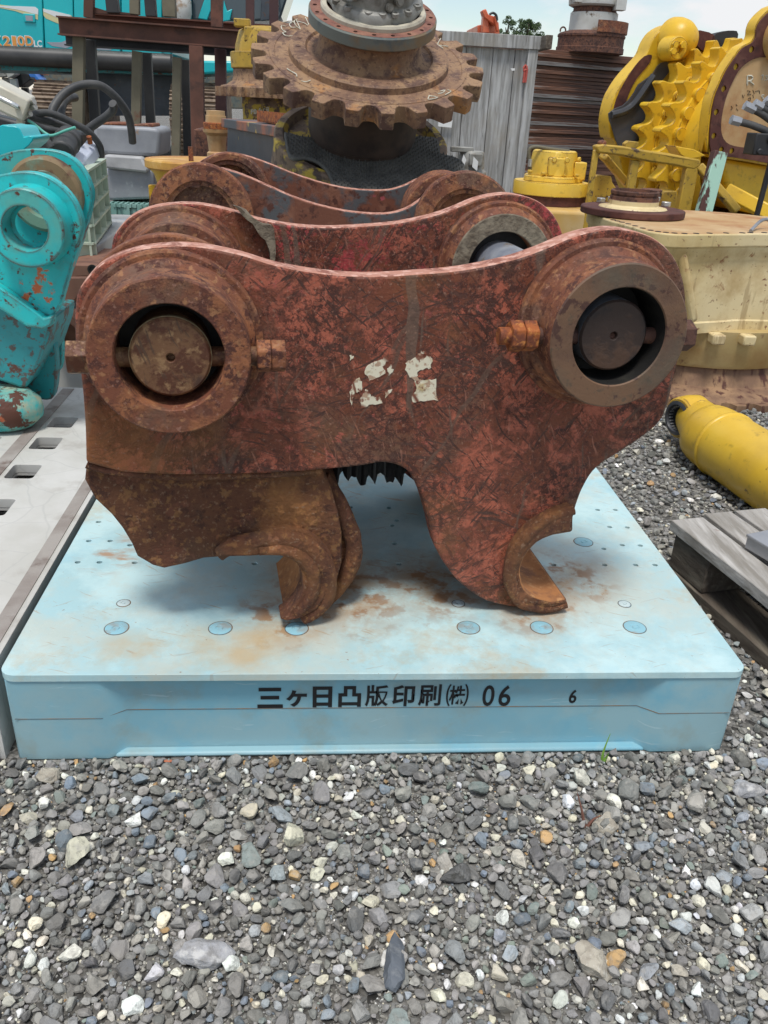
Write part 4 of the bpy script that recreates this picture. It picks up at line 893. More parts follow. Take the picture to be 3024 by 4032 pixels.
mt_o = b.build('rubber_mat', M['mat'], None, bev=0)
fr = MB(); e = [MBm @ Vector((*p, .006)) for p in mo]
fr.tube(e[10:]+[e[0]], .0065, 8); 
fo = fr.build('frayed_edge', M['mat'], mt_o)
tag(mt_o, 'grey studded rubber mat draped under the large sprocket motor', 'mat')
dr = thing('gear_drum', 'flaking yellow and brown drum carrying the rubber mat', 'machine part', (base_c.x, base_c.y+.1, 0))
RB = 203*pxm
MB().lathe([(0, -.004), (RB*.62, -.004), (RB*.62, -.03), (RB*.86, -.03), (RB*.9, -.001), (RB*.98, -.001), (RB, -.008), (RB*1.0, -.05), (RB*1.03, -.12), (RB*1.05, -.2), (0, -.2)], MBm, 72).build('rim', M['yellow_scab'], dr, ang=30)
MB().lathe([(0, 0), (RB*1.08, 0), (RB*1.08, .03), (RB*.9, .05), (RB*.86, base_c.z-.13), (0, base_c.z-.13)], Matrix.Translation((base_c.x, base_c.y+.10, 0)), 64).build('pedestal', M['yellow_scab'], dr, ang=30)

# ------------------------------------------------------------------ second sprocket motor behind (chalk number), vertical axis
Y2 = 5.0
def cz(Zf, x, vs, y): return [at(*Zf((x, v))[0], y) for v in vs]
p0 = cz(ZJ, 885, [560], Y2)[0]; k2 = (at(*ZJ((985, 560))[0], Y2)-p0).length/100
t2 = thing('travel_motor', 'smaller sprocket motor behind with PO 469 chalked on its drum', 'machine part', (p0.x, p0.y, 0))
T2 = Matrix.Translation(p0)
Lz = lambda v: (560-v)*k2
MB().prism(gear(24, 722*k2, 70*k2), Lz(615), Lz(505), T2).build('sprocket', M['sprocket'], t2, bev=.004)
MB().lathe([(650*k2, Lz(505)), (640*k2, Lz(490)), (560*k2, Lz(470)), (500*k2, Lz(430)), (482*k2, Lz(380)), (480*k2, Lz(295)), (0, Lz(295))], T2, 64).build('hub', M['sprocket'], t2, ang=30)
MB().lathe([(490*k2, Lz(290)), (505*k2, Lz(280)), (512*k2, Lz(110)), (500*k2, Lz(100)), (0, Lz(100))], T2, 64).build('ring_gear', M['yellow_dull'], t2, ang=30)
b = MB().lathe([(455*k2, Lz(100)), (450*k2, Lz(20)), (425*k2, Lz(-60)), (400*k2, Lz(-150)), (300*k2, Lz(-190)), (0, Lz(-190))], T2, 40, rad=motor_r)
b.box((-330*k2, -200*k2, Lz(-210)), (200*k2, 200*k2, 90*k2), T2); b.box((-240*k2, -240*k2, Lz(-90)), (120*k2, 220*k2, 160*k2), T2)
b.build('motor_housing', M['yellow_dull'], t2, bev=.006)
MB().lathe([(375*k2, Lz(615)), (380*k2, Lz(720)), (372*k2, Lz(740)), (370*k2, Lz(900)), (420*k2, Lz(905)), (430*k2, Lz(1000)), (0, Lz(1000))], T2, 64).build('drum', M['yellow_scab'], t2, ang=30)
b = MB(); zc_ = p0.z-.3
b.box((p0.x, p0.y, (p0.z+Lz(1000))/2), (.9, .7, p0.z+Lz(1000))); b.build('stand', M['rust_dark'], t2, bev=.01)
ch = MB()
for st in ([(630, 830), (632, 765)], [(632, 765), (655, 775), (650, 795), (632, 798)], [(668, 770), (690, 775), (690, 815), (670, 820), (668, 770)], [(745, 745), (725, 800), (765, 795)], [(757, 765), (755, 830)], [(800, 750), (780, 790), (790, 815), (806, 800), (785, 790)], [(850, 770), (825, 775), (828, 745), (852, 745), (850, 770), (845, 810)]):
    ch.tube([at(*ZJ(q)[0], Y2-372*k2-.004) for q in st], .004, 5, n=2)
ch.build('chalk_number', M['chalk'], t2, smooth=False)

# ------------------------------------------------------------------ small tan gearbox, slate housing, angle bar
p0 = cz(ZJ, 170, [980], 4.0)[0]; k3 = (at(*ZJ((270, 980))[0], 4.0)-p0).length/100
tg = thing('gearbox', 'small tan gearbox with a rusty orange flange standing by the brown column', 'machine part', (p0.x, p0.y, 0))
T3 = Matrix.Translation(p0); Lz3 = lambda v: (980-v)*k3
MB().lathe([(0, Lz3(795)), (120*k3, Lz3(800)), (122*k3, Lz3(860)), (132*k3, Lz3(862)), (136*k3, Lz3(955)), (0, Lz3(955))], T3, 40).build('cup', M['tan_rust'], tg, ang=30)
MB().lathe([(0, Lz3(940)), (160*k3, Lz3(940)), (168*k3, Lz3(950)), (168*k3, Lz3(1018)), (0, Lz3(1018))], T3, 40).build('flange', M['nut_orange'], tg, ang=30)
MB().lathe([(170*k3, Lz3(1018)), (165*k3, Lz3(1060)), (125*k3, Lz3(1100)), (105*k3, Lz3(1290)), (130*k3, Lz3(1310)), (140*k3, -p0.z), (0, -p0.z)], T3, 40, rad=lambda a: 1+.04*math.cos(6*a)).build('body', M['tan_rust'], tg, ang=30)
PL = at(*ZJ((235, 882))[0], 3.7); zt = PL.z; PR = atz(*ZJ((1025, 1000))[0], zt)
if (PR-PL).length > 2.5 or PR.y < 2.3: PR = Vector((at(*ZJ((1025, 1010))[0], 2.75).x, 2.75, zt))
ex = (PR-PL); ex.z = 0; ln = ex.length; ex.normalize(); ey = Vector((-ex.y, ex.x, 0)); MSl = frame(PL, ex, ey, (0, 0, 1))
ts = thing('swing_gear_housing', 'dark slate grey gear housing with a rusty top plate behind the couplers', 'machine part', (PL+ex*ln/2+ey*.2)*1)
ts.location.z = 0; INV[ts.name] = Matrix.Translation(-ts.location)
MB().box((ln/2, .26, -.02), (ln, .52, .04), MSl).build('top_plate', M['slate_top'], ts, bev=.003)
b = MB(); n = 20
sec = [(ln*.5, -.04), (ln*.485, -.09), (ln*.49, -.16), (ln*.53, -.20), (ln*.55, -.21)]
for i in range(len(sec)-1):
    pass
b.prism([(-.0, -.04), (ln*.98, -.04), (ln*.98, -.22), (-.03, -.22), (-.022, -.14), (-.005, -.08)], -.03, -.49, MSl @ Matrix(((1, 0, 0, 0), (0, 0, -1, 0), (0, 1, 0, 0), (0, 0, 0, 1))))
b.build('body', M['slate'], ts, bev=.004)
MB().box((ln*.48, .24, -.245), (ln*1.12, .56, .05), MSl).build('lower_flange', M['slate'], ts, bev=.004)
MB().box((ln*.5, .24, (-.27-zt)/2), (ln*.9, .4, zt-.27), MSl).build('pedestal', M['slate'], ts, bev=.004)
for x in (.02, .12, .26, .5, .72, .9): MB().hexa(MSl @ Vector((ln*x, -.005, -.22)), (0, 0, 1), .022, .018).build('bolt', M['slate'], ts, bev=.002)
A0 = PL+ex*(ln*.46)+ey*.08+Vector((0, 0, .004)); A1 = PL+ex*(ln*1.12)+ey*.08+Vector((0, 0, .004))
b = MB(); b.bar(A0+Vector((0, 0, .003)), A1+Vector((0, 0, .003)), .05, .006); b.bar(A0-ey*.024+Vector((0, 0, .026)), A1-ey*.024+Vector((0, 0, .026)), .005, .04)
tag(centre(b.build('angle_bar', M['nut_orange'], None)), 'rusty orange angle bar lying on the slate grey housing', 'steel bar')

# yellow flanged part left of the second coupler
p0 = at(430, 345, 3.0); k = (at(440, 345, 3.0)-p0).length/10
ty = thing('flanged_hub', 'yellow flanged hub with an orange rusty top behind the second coupler', 'machine part', (p0.x, p0.y, 0)); Ty = Matrix.Translation(p0)
MB().lathe([(0, .0), (114*k, 0), (116*k, -3*k), (116*k, -16*k), (110*k, -20*k), (0, -20*k)], Ty, 48).build('flange', M['yellow_top'], ty, ang=30)
MB().lathe([(108*k, -20*k), (98*k, -30*k), (92*k, -50*k), (90*k, -80*k), (96*k, -84*k), (96*k, -p0.z), (0, -p0.z)], Ty, 40).build('body', M['yellow'], ty, ang=30)
b = MB()
for a in range(8):
    t_ = a*math.pi/4+.2; MB().box((100*k*math.cos(t_), 100*k*math.sin(t_), -68*k), (20*k, 20*k, 30*k), Ty).build('lug', M['yellow'], ty, bev=.004)
MB().bar(p0+Vector((-.02, -.1, 0)), p0+Vector((-.02, -.1, 28*k)), 9*k, 9*k).build('stud', M['rust'], ty)

# ------------------------------------------------------------------ silver grey casting on a sea green crate, pallets, green crate
YG = 4.2
tb = thing('counterweight_casting', 'silver grey cast steel block with pale welded ridge on a sea green crate', 'machine part', tuple(at(285, 430, YG+.2)))
MB().prism(xz(YG, ZA((605, 815), (960, 830), (1010, 835), (1045, 850), (1040, 1000), (1030, 1025), (900, 1020), (640, 1005), (615, 950))), YG, YG+.4, SX).build('block', M['greyblock'], tb, bev=.02, seg=3)
for r_ in ([(660, 800), (815, 800), (825, 822), (660, 818)], [(872, 812), (992, 808), (1000, 832), (872, 828)]):
    MB().prism(xz(YG+.05, ZA(*r_)), YG+.05, YG+.3, SX).build('lug', M['rust'], tb, bev=.008)
MB().prism(xz(YG-.06, ZA((680, 1010), (925, 1025), (945, 1070), (975, 1095), (960, 1130), (690, 1100))), YG-.06, YG+.4, SX).build('ridge', M['greyblock_lt'], tb, bev=.012)
MB().prism(xz(YG-.02, ZA((690, 1095), (1000, 1110), (1005, 1300), (700, 1310), (685, 1200))), YG-.02, YG+.42, SX).build('base', M['greyblock'], tb, bev=.015)
a = at(*ZM((735, 985))[0], YG-.1); c = at(*ZM((1345, 975))[0], YG-.1)
tcr = thing('plastic_crate', 'sea green plastic crate under the silver grey casting', 'crate', ((a.x+c.x)/2, YG+.2, 0))
zt = min(at(*ZM((900, 955))[0], YG).z, 2)-.004
W_ = c.x-a.x
b = MB()
for i in range(9): b.box((a.x+W_*(i+.5)/9, YG+.16, zt-.012), (.012, .56, .02))
for i in range(7): b.box(((a.x+c.x)/2, YG-.1+.52*i/6, zt-.013), (W_, .012, .018))
b.build('lid_grid', M['crate_t'], tcr)
b = MB(); b.box(((a.x+c.x)/2, YG+.16, zt*.5-.012), (W_*.96, .52, zt-.024)); b.build('body', M['crate_t'], tcr, bev=.006)
b = MB()
for x in (.14, .42, .70, .97): b.box((a.x+W_*x, YG-.105, zt*.5), (.03, .02, zt*.96))
b.build('rib', M['crate_t'], tcr)
# thick grey pallet
zg = .47; q = [atz(*ZM(p)[0], zg) for p in ((760, 1500), (1140, 1150), (735, 1112))]
xr = (q[0].x+q[1].x)/2; y0, y1 = q[0].y-.1, q[1].y
tp = thing('plastic_pallet', 'thick dark grey plastic pallet with deep side pockets behind the green crate', 'pallet', (xr-.5, (y0+y1)/2, 0))
MB().box((xr-.5, (y0+y1)/2, zg-.02), (1.0, y1-y0, .04)).build('deck', M['galv2'], tp, bev=.006)
b = MB()
for f in (.04, .34, .66, .96): b.box((xr-.5, y0+(y1-y0)*f, (zg-.04)/2), (.98, .07, zg-.04))
b.build('runner', M['galv2'], tp, bev=.005)
# pale green crate
n0, n1 = at(187, 366, 1.72), at(192, 570, 1.72); f0, f1 = at(226, 349, 2.2), at(236, 522, 2.2)
zt, zb = n0.z, n1.z; xr0, xr1 = n0.x, f0.x
tcg = thing('plastic_crate', 'pale green ribbed plastic crate of hoses behind the teal linkage', 'crate', (xr0-.22, 1.96, zb))
dx = (f0-n0); dx.z = 0; L_ = dx.length; ex = dx.normalized(); ey = Vector((-ex.y, ex.x, 0)); MC = frame((n0.x, n0.y, zb), ex, ey, (0, 0, 1)); H_ = zt-zb; Wc = .42
b = MB()
b.box((L_/2, .018, H_/2), (L_, .006, H_), MC); b.box((L_/2, Wc, H_/2), (L_, .006, H_), MC); b.box((.004, Wc/2, H_/2), (.006, Wc, H_), MC); b.box((L_-.004, Wc/2, H_/2), (.006, Wc, H_), MC); b.box((L_/2, Wc/2, .006), (L_, Wc, .008), MC)
b.build('body', M['crate_g'], tcg)
b = MB()
for i in range(6): b.box((L_/2, .006, .012+(H_-.016)*i/5), (L_+.01, .024, .007), MC); b.box((-.008, Wc/2, .012+(H_-.016)*i/5), (.022, Wc, .007), MC)
for i in range(4): b.box((.004+(L_-.008)*i/3, .006, H_/2), (.007, .022, H_*.99), MC); b.box((-.008, .01+(Wc-.02)*i/3, H_/2), (.02, .007, H_*.99), MC)
b.build('rib', M['crate_g'], tcg)
if zb > .03:
    b = MB().box((xr0-.3, 2.05, zb/2-.003), (1.0, .95, zb-.006)); tag(centre(b.build('plastic_pallet', M['grey_pal'], None, bev=.01)), 'pale grey pallet under the pale green crate', 'pallet')

# ------------------------------------------------------------------ white box, hoses and scrap in and around the crate
def hexa8(name, front, back_off, mats, parent, bev=.004):
    b = MB(); A = [Vector(p) for p in front]; B = [p+back_off for p in A]
    vs = [b.bm.verts.new(p) for p in A+B]
    for q in ((0, 1, 2, 3), (7, 6, 5, 4), (0, 4, 5, 1), (1, 5, 6, 2), (2, 6, 7, 3), (3, 7, 4, 0)): b.bm.faces.new([vs[i] for i in q])
    return b.build(name, mats, parent, bev=bev)
YW = 1.78
fq = [at(*ZL(p)[0], YW) for p in ((-260, 430), (480, 812), (372, 1168), (-330, 840))]
off = at(*ZL((592, 752))[0], YW+.12)-fq[1]
tw = thing('electrical_box', 'off white tilted electrical box with a bright handle and rust spots', 'electrical box', tuple((fq[2]+fq[3])/2))
hexa8('body', fq, off, M['whitebox'], tw, .006)
hp = [at(*ZL(p)[0], YW-.03) for p in ((-60, 740), (60, 800), (270, 905))]
MB().tube(hp+[at(*ZL((275, 915))[0], YW+.0)], .0075, 10).build('handle', M['chrome'], tw)
for p in ((500, 850), (520, 935), (440, 1045)):
    c = at(*ZL(p)[0], YW+.05); MB().cyl(c, c+Vector((.014, -.008, .004)), .008, seg=12).build('screw', M['bolt_zinc'], tw)
hexa8('foot', [at(*ZL(p)[0], YW+.03) for p in ((265, 1120), (380, 1150), (355, 1215), (262, 1195))], Vector((0, .05, 0)), M['whitebox'], tw, .002)
for p, r in (((357, 1087), 28), ((458, 765), 18), ((560, 730), 22)):
    pass
def hose(label, pts, r, y0, y1, mat='hose'):
    P = [at(u, v, y0+(y1-y0)*i/(len(pts)-1)) for i, (u, v) in enumerate(pts)]
    return tag(centre(MB().tube(P, r, 14, n=6).build('hose', M[mat], None)), label, 'hose')
hose('big black hose arching high behind the white box', ZL((860, 1250), (850, 1000), (940, 820), (1060, 690), (1240, 590), (1450, 548), (1660, 580))+ZA((740, 620), (800, 690), (838, 760), (858, 850), (866, 930)), .0145, 2.3, 2.6)
hose('short curved black hose with upturned end in front of the grey casting', ZA((520, 900), (570, 850), (630, 805), (690, 765), (732, 725), (742, 690), (735, 675)), .014, 2.3, 2.25)
hose('long black hose sweeping from the white box down past the pale green crate', ZL((480, 1070), (620, 1025), (780, 1015), (980, 1075), (1200, 1180), (1400, 1290), (1540, 1420))+ZA((655, 960), (662, 1020)), .0105, 1.9, 2.05)
hose('middle black hose of the three leaving the white box', ZL((430, 1060), (620, 1110), (850, 1165), (1010, 1215), (1180, 1290)), .0105, 1.88, 2.05)
hose('lowest black hose of the three leaving the white box', ZL((390, 1130), (560, 1215), (800, 1290), (1040, 1330), (1310, 1390)), .0105, 1.84, 1.95)
hose('black hose bent in a tight loop under the white box', ZL((180, 1220), (300, 1310), (420, 1395), (520, 1400), (545, 1320), (500, 1230), (430, 1180)), .011, 1.86, 1.95)
hose('black hose end curving over the top of the teal linkage', ZL((300, 1420), (480, 1450), (640, 1470), (760, 1490), (830, 1580)), .012, 1.75, 1.75)
hose('thin mint green cable among the black hoses', ZL((460, 1140), (560, 1200), (740, 1345), (860, 1382), (1080, 1300), (1230, 1250)), .004, 1.82, 1.8, 'crate_t2')
hose('second big black hose looping inside the high arch', ZL((1010, 1180), (1000, 1000), (1040, 850), (1130, 780), (1230, 760)), .0145, 2.35, 2.5)
hose('slack black hose running along the foot of the black rubber sheet', ZL((60, 1240), (250, 1450), (480, 1600), (800, 1640), (980, 1560)), .010, 1.95, 2.0)
hose('thin black hose ducking behind the thick rubber sleeve', ZL((620, 1160), (800, 1230), (1000, 1290), (1130, 1390), (1180, 1520)), .008, 1.98, 2.02)
P0, P1 = at(*ZL((1130, 1400))[0], 1.9), at(*ZL((1010, 1680))[0], 1.78)
b = MB(); b.cyl(P0, P1, .036, seg=24); b.cyl(P0.lerp(P1, .25), P0.lerp(P1, .4), .041, seg=24)
tag(centre(b.build('rubber_sleeve', M['hose'], None, bev=.006)), 'short thick black rubber sleeve beside the pale blue metal box', 'hose')
fq = [at(*ZL(p)[0], 1.86) for p in ((1180, 1720), (1340, 1845), (1380, 2050), (1190, 2050))]
tbx = thing('metal_box', 'pale blue white sheet metal box tilted inside the pale green crate', 'metal box', tuple(fq[3]))
off = at(*ZL((1612, 1522))[0], 2.05)-fq[1]
hexa8('body', fq, off, M['bluewhite'], tbx, .004)
c = at(*ZL((1475, 1510))[0], 1.98); MB().cyl(c, c+Vector((0, -.01, .02)), .008, seg=10).build('screw', M['nut_orange'], tbx)
b = MB().prism(xz(2.12, ZL((-200, 1020), (300, 1150), (560, 1200), (1330, 1330), (1350, 1600), (1150, 1800), (-200, 1800))), 2.12, 2.2, SX)
tag(centre(b.build('rubber_sheet', M['black_steel'], None, bev=.01)), 'black rubber sheet standing behind the hoses and white box', 'rubber sheet')

# ------------------------------------------------------------------ teal linkage on the grey pallet
tl = thing('bucket_linkage', 'chipped teal excavator linkage with round bores standing on the grey pallet', 'linkage', (-.95, 1.05, .16))
YA, YB = .95, 1.19
def ringc(Zf, c, r, y):
    p = at(*Zf(c)[0], y); q = at(*Zf((c[0]+r, c[1]))[0], y); return p.x, p.z, (q-p).length
hx, hz, hr = ringc(ZD, (182, 552), 165, YA)
outl = smooth(xz(YA, ZD((-330, 300), (-150, 200), (0, 162), (150, 140), (290, 155), (420, 222), (525, 330), (582, 450), (598, 560), (565, 690), (515, 850), (470, 1000), (428, 1130), (350, 1190), (200, 1100), (0, 960), (-330, 800))), 3)
MB().prism(outl, YA, YA+.03, SX, holes=[circ(hx, hz, hr*1.0, 40)]).build('lug_plate', M['teal'], tl, bev=.003)
_, _, ro = ringc(ZD, (182, 552), 283, YA-.06)
rx, rz, _ = ringc(ZD, (180, 555), 10, YA-.06)
rb = MB().lathe([(ro*1.06, .06), (ro*1.04, .045), (ro, .03), (ro, .003), (ro-.003, 0), (hr*.98, 0), (hr*.95, .003), (hr*.95, .055), (hr*.8, .06)], SX @ Matrix.Translation((rx, rz, YA-.06)), 56).build('bore_ring', [M['teal'], M['teal_worn']], tl, ang=25)
for p in rb.data.polygons:
    if abs(p.center.y-(YA-.06)) < .004: p.material_index = 1
hx2, hz2, hr2 = ringc(ZD, (345, 300), 165, YB)
o2 = smooth(xz(YB, ZD((-330, 100), (-100, 60), (0, 20), (130, -18), (300, -25), (450, 0), (560, 70), (635, 180), (672, 300), (655, 430), (620, 560), (580, 690), (520, 850), (450, 1050), (430, 1270), (300, 1300), (0, 1200), (-330, 1000))), 3)
MB().prism(o2, YB, YB+.03, SX, holes=[circ(hx2, hz2, hr2, 40)]).build('lug_plate', M['teal'], tl, bev=.003)
MB().lathe([(hr2*1.62, 0), (hr2*1.6, -.02), (hr2*1.45, -.028), (hr2*1.02, -.028), (hr2, -.02), (hr2, 0)], SX @ Matrix.Translation((hx2, hz2, YB)), 56).build('bore_ring', [M['teal_worn2']], tl, ang=25)
MB().prism(smooth(xz(YB+.0, ZL((-200, 1260), (0, 1240), (120, 1250), (190, 1295), (255, 1425), (320, 1405), (395, 1415), (400, 1490), (250, 1640), (0, 1700), (-200, 1720))), 2), YB+.06, YB+.2, SX).build('top_plate', M['exc_teal'], tl, bev=.004)
MB().prism(xz(YA+.01, ZD((-330, 760), (0, 930), (150, 1030), (290, 1130), (350, 1180), (420, 1160), (410, 1230), (340, 1260), (230, 1240), (0, 1090), (-330, 900))), YA-.025, YA+.005, SX).build('weld_rib', M['teal'], tl, bev=.004)
MB().prism(xz(YA+.06, ZD((-330, 880), (0, 1040), (220, 1170), (410, 1180), (395, 1290), (330, 1480), (285, 1570), (230, 1670), (180, 1670), (0, 1610), (-330, 1500))), YA+.02, YB-.01, SX).build('lower_body', M['teal_dark'], tl, bev=.006)
MB().prism(smooth(xz(YA+.1, ZD((170, 1620), (160, 1770), (330, 1808), (385, 1770), (405, 1620), (400, 1480), (370, 1380), (280, 1560), (220, 1670))), 2), YA+.11, YA+.14, SX).build('flap', M['teal_dark'], tl, bev=.003)
MB().prism(smooth(xz(YB-.04, ZD((385, 1330), (420, 1260), (440, 1400), (438, 1540), (410, 1610), (400, 1500))), 2), YB-.03, YB-.0, SX).build('edge_plate', M['teal'], tl, bev=.002)
p0, p1 = at(*ZD((-300, 1720))[0], YA+.08), at(*ZD((175, 1735))[0], YA+.08)
MB().cyl(p0, p1, .03, seg=24).build('cross_tube', M['slate'], tl)
fp = at(*ZD((60, 1945))[0], .92)
b = MB().lathe([(0, -.05), (.05, -.045), (.068, -.02), (.07, 0), (.068, .02), (.05, .045), (0, .05)], Matrix.Translation((fp.x-.035, .97, .16+.0525)) @ Matrix.Scale(1.45, 4, (1, 0, 0)), 32)
b.build('foot', M['teal_worn'], tl)
# rusty bracket behind the teal linkage
tr = thing('rusty_bracket', 'brown rusty plate bracket with a bored end behind the teal linkage', 'bracket', (-.86, 1.62, 0))
YR2 = 1.55
MB().prism(xz(YR2, ZD((430, 830), (540, 812), (742, 822), (720, 900), (560, 905), (500, 980), (430, 1010))), YR2, YR2+.3, SX).build('top_plate', M['tan_brown'], tr, bev=.004)
MB().prism(xz(YR2-.01, ZD((470, 905), (700, 905), (640, 985), (590, 1030), (520, 1110), (470, 1170), (530, 1210), (520, 1400), (440, 1440), (400, 1300), (420, 1100))), YR2-.005, YR2+.25, SX).build('web', M['tan_brown'], tr, bev=.006)
pr = at(*ZD((462, 1330))[0], YR2-.08); MB().lathe([(.066, .07), (.066, .003), (.063, 0), (.043, 0), (.041, .003), (.041, .06), (0, .06)], SX @ Matrix.Translation((pr.x, pr.z, pr.y)), 32).build('bore_ring', M['tan_brown'], tr, ang=25)
hc_ = at(*ZD((670, 850))[0], YR2-.003); MB().lathe([(.014, 0), (.014, -.003), (.009, -.003), (.008, .0), (0, .0)], SX @ Matrix.Translation((hc_.x, hc_.z, YR2-.001)), 20).build('plug', M['dark'], tr)
a_ = at(*ZD((420, 1410))[0], 1.75); c_ = at(*ZD((620, 1640))[0], 1.75)
b = MB(); b.box((a_.x+.05, 1.98, (a_.z)/2), (.75, .5, a_.z))
for i in range(14): b.box((a_.x-.2+.04*i, 1.725, .03), (.008, .012, .05))
tag(centre(b.build('plastic_pallet', M['dark_pal'], None, bev=.004)), 'dark grey plastic pallet under the rusty bracket at the left', 'pallet')

# ------------------------------------------------------------------ right side: wooden pallet, yellow cylinder, cream casting
ZP = zm(2300, 1700, 2.2113)
WZ = .135
c0 = atz(*ZP((742, 752))[0], WZ); c1 = atz(*ZP((1601, 1432))[0], WZ); al = (c1-c0).normalized(); ac = Vector((-al.y, al.x, 0))
if ac.x < 0: ac = -ac
MW = frame(c0, al, ac, (0, 0, 1))
wp = thing('wooden_pallet', 'weathered grey wooden pallet lying on the gravel at the right', 'pallet', (c0.x+al.x*.5+ac.x*.3, c0.y+al.y*.5+ac.y*.3, 0))
rng = random.Random(8); x = 0
wq = [(atz(*ZP(p)[0], WZ)-c0).dot(ac) for p in ((1050, 755), (1072, 730), (1270, 722), (1292, 710), (1500, 700))]
edges = [(0, wq[0])]
w0 = wq[0]; gp = .012
for i in range(6): edges.append((edges[-1][1]+gp, edges[-1][1]+gp+w0*rng.uniform(.85, 1.05)))
for i, (a, b_) in enumerate(edges):
    b = MB(); n = 14; L0 = rng.uniform(-.008, .008); rows = []
    for k in range(n):
        t = L0+1.15*k/(n-1); e0 = a+rng.uniform(-.0022, .0022); e1 = b_+rng.uniform(-.002, .002)
        rows.append([b.bm.verts.new(q) for q in ((t, e0, -.024), (t, e1, -.024), (t, e1, 0), (t, e0+.001, 0))])
    for A, B in zip(rows, rows[1:]):
        for k in range(4): b.bm.faces.new((A[k], A[(k+1) % 4], B[(k+1) % 4], B[k]))
    b.bm.faces.new(rows[0]); b.bm.faces.new(rows[-1][::-1])
    b.build('plank', M['wood_pal'], wp, bev=.002, M=MW, ang=20)
W_ = edges[-1][1]
for t in (.085, .56, 1.06):
    for s in (.05, W_/2, W_-.06):
        MB().box((t, s, -.064), (.12, .09, .0775), MW).build('block', M['wood_dark'], wp, bev=.003)
for s in (.05, W_/2, W_-.06): MB().box((.57, s, -WZ+.016), (1.14, .1, .03), MW).build('bottom_board', M['wood_dark'], wp, bev=.002)
pz = WZ+.002
g0, g1 = atz(*ZP((1422, 905))[0], pz+.03), atz(*ZP((1601, 1010))[0], pz+.03); gd = (g1-g0).normalized(); gx_ = Vector((-gd.y, gd.x, 0)); gx_ = gx_ if gx_.x > 0 else -gx_
MG = frame(g0, gd, gx_, (0, 0, 1))
b = MB(); b.box((.25, .06, .002), (.5, .13, .006), MG); b.box((.25, .004, -.014), (.5, .008, .026), MG); b.box((.25, .116, -.014), (.5, .008, .026), MG); b.box((.30, .19, .022), (.4, .1, .02), MG)
tag(centre(b.build('steel_channel', M['galv'], None, bev=.002)), 'dull grey steel channel lying on the wooden pallet', 'steel channel')

# yellow hydraulic cylinder on the ground
Rc = .092; q0 = atz(1522, 932, Rc); q1 = atz(1720, 1062, Rc); ax = (q1-q0).normalized()
hyd = thing('hydraulic_cylinder', 'long yellow hydraulic cylinder lying on the gravel at the right edge', 'hydraulic cylinder', (q0.x, q0.y, 0))
MY = zframe(q0, ax)
MB().lathe([(0, -.02), (.05, -.02), (.07, -.006), (.086, .012), (Rc-.002, .035), (Rc, .06), (Rc, 1.3), (0, 1.3)], MY, 56).build('barrel', M['yellow_cyl'], hyd, ang=50)
ed = Vector((-.93, -.28, .0)).normalized()
ep = atz(1463, 903, .098)-ed*.04
b = MB().lathe([(.048, -.02), (.048, .04), (.056, .04), (.062, .034), (.066, 0), (.064, -.035), (.058, -.045), (0, -.045)], zframe(ep, ed), 44); b  .build('eye', M['yellow_cyl'], hyd, ang=35)
MB().cyl(ep-ed*.004+Vector((.02, 0, 0)), q0+ax*.03, .060, .078, seg=36).build('neck', M['yellow_cyl'], hyd)
MB().lathe([(Rc-.001, .10), (Rc+.004, .104), (Rc+.004, .112), (Rc-.001, .116)], MY, 56).build('weld_seam', M['yellow_cyl'], hyd, ang=60)
ME_ = zframe(ep+ed*.0405, ed)
b = MB().lathe([(.05, -.002), (.052, .003), (.046, .006), (.041, .006), (.039, .001), (.036, -.03), (0, -.03)], ME_, 40, rad=None)
b.build('bush', M['shaft_black'], hyd, ang=30)
b = MB()
for i in range(22):
    a = 2*math.pi*i/22; p = ME_ @ Vector((.035*math.cos(a), .035*math.sin(a), -.012)); b.cyl(p, p+ed*.012, .0022, seg=6)
b.build('spline', M['galv'], hyd)
bp_ = atz(*ZE((1020, 1985))[0], Rc+.055); ndir = (C0-bp_).normalized()*.4+Vector((0, 0, 1)); 
b = MB().lathe([(0, 0), (.02, 0), (.02, .004), (.0, .004)], zframe(bp_, ndir), 20); b.hexa(bp_+ndir.normalized()*.004, ndir, .013, .009)
b.build('bolt', M['yellow_bright'], hyd, bev=.001)

# cream final drive housing
TZ = .575
tops = ((30, 272), (62, 305), (130, 333), (220, 367), (300, 388), (420, 422), (560, 462), (700, 482), (870, 492), (1100, 489), (1400, 486), (1601, 484))
back = ((1601, 336), (1400, 316), (1100, 292), (780, 276), (400, 262), (100, 255))
Pf = [atz(*ZE(p)[0], TZ) for p in tops]; Pb = [atz(*ZE(p)[0], TZ) for p in back]
ext = [Vector((Pf[-1].x+.30, Pf[-1].y+.03, 0)), Vector((Pf[-1].x+.5, Pf[-1].y+.3, 0)), Vector((Pb[0].x+.25, Pb[0].y+.02, 0))]
loop = [(p.x, p.y) for p in Pf+ext+Pb]
cx, cy = sum(p[0] for p in loop)/len(loop), sum(p[1] for p in loop)/len(loop)
crm = thing('final_drive_housing', 'huge stained cream gear housing with a rusty flat top right of the coupler', 'machine part', (cx, cy, 0))
def inset(P, k): return [(cx+(x-cx)*k, cy+(y-cy)*k) for x, y in P]
lp = smooth(loop, 3)
MB().prism(lp, TZ-.045, TZ).build('top_flange', [M['cream'], M['tan_rust']], crm, bev=.006, seg=3, ang=30)
o = crm.children[-1]
for f in o.data.polygons:
    if f.normal.z > .9: f.material_index = 1
for i, (x, y) in enumerate(inset(smooth(loop, 2), .955)):
    if y > cy+.12: continue
    MB().cyl((x, y, TZ-.002), (x, y, TZ+.0012), .010, seg=10).build('bolt_hole_shade', M['dark'], crm, smooth=False)  # flat black disc paints the shade of an open bolt hole
b = MB()
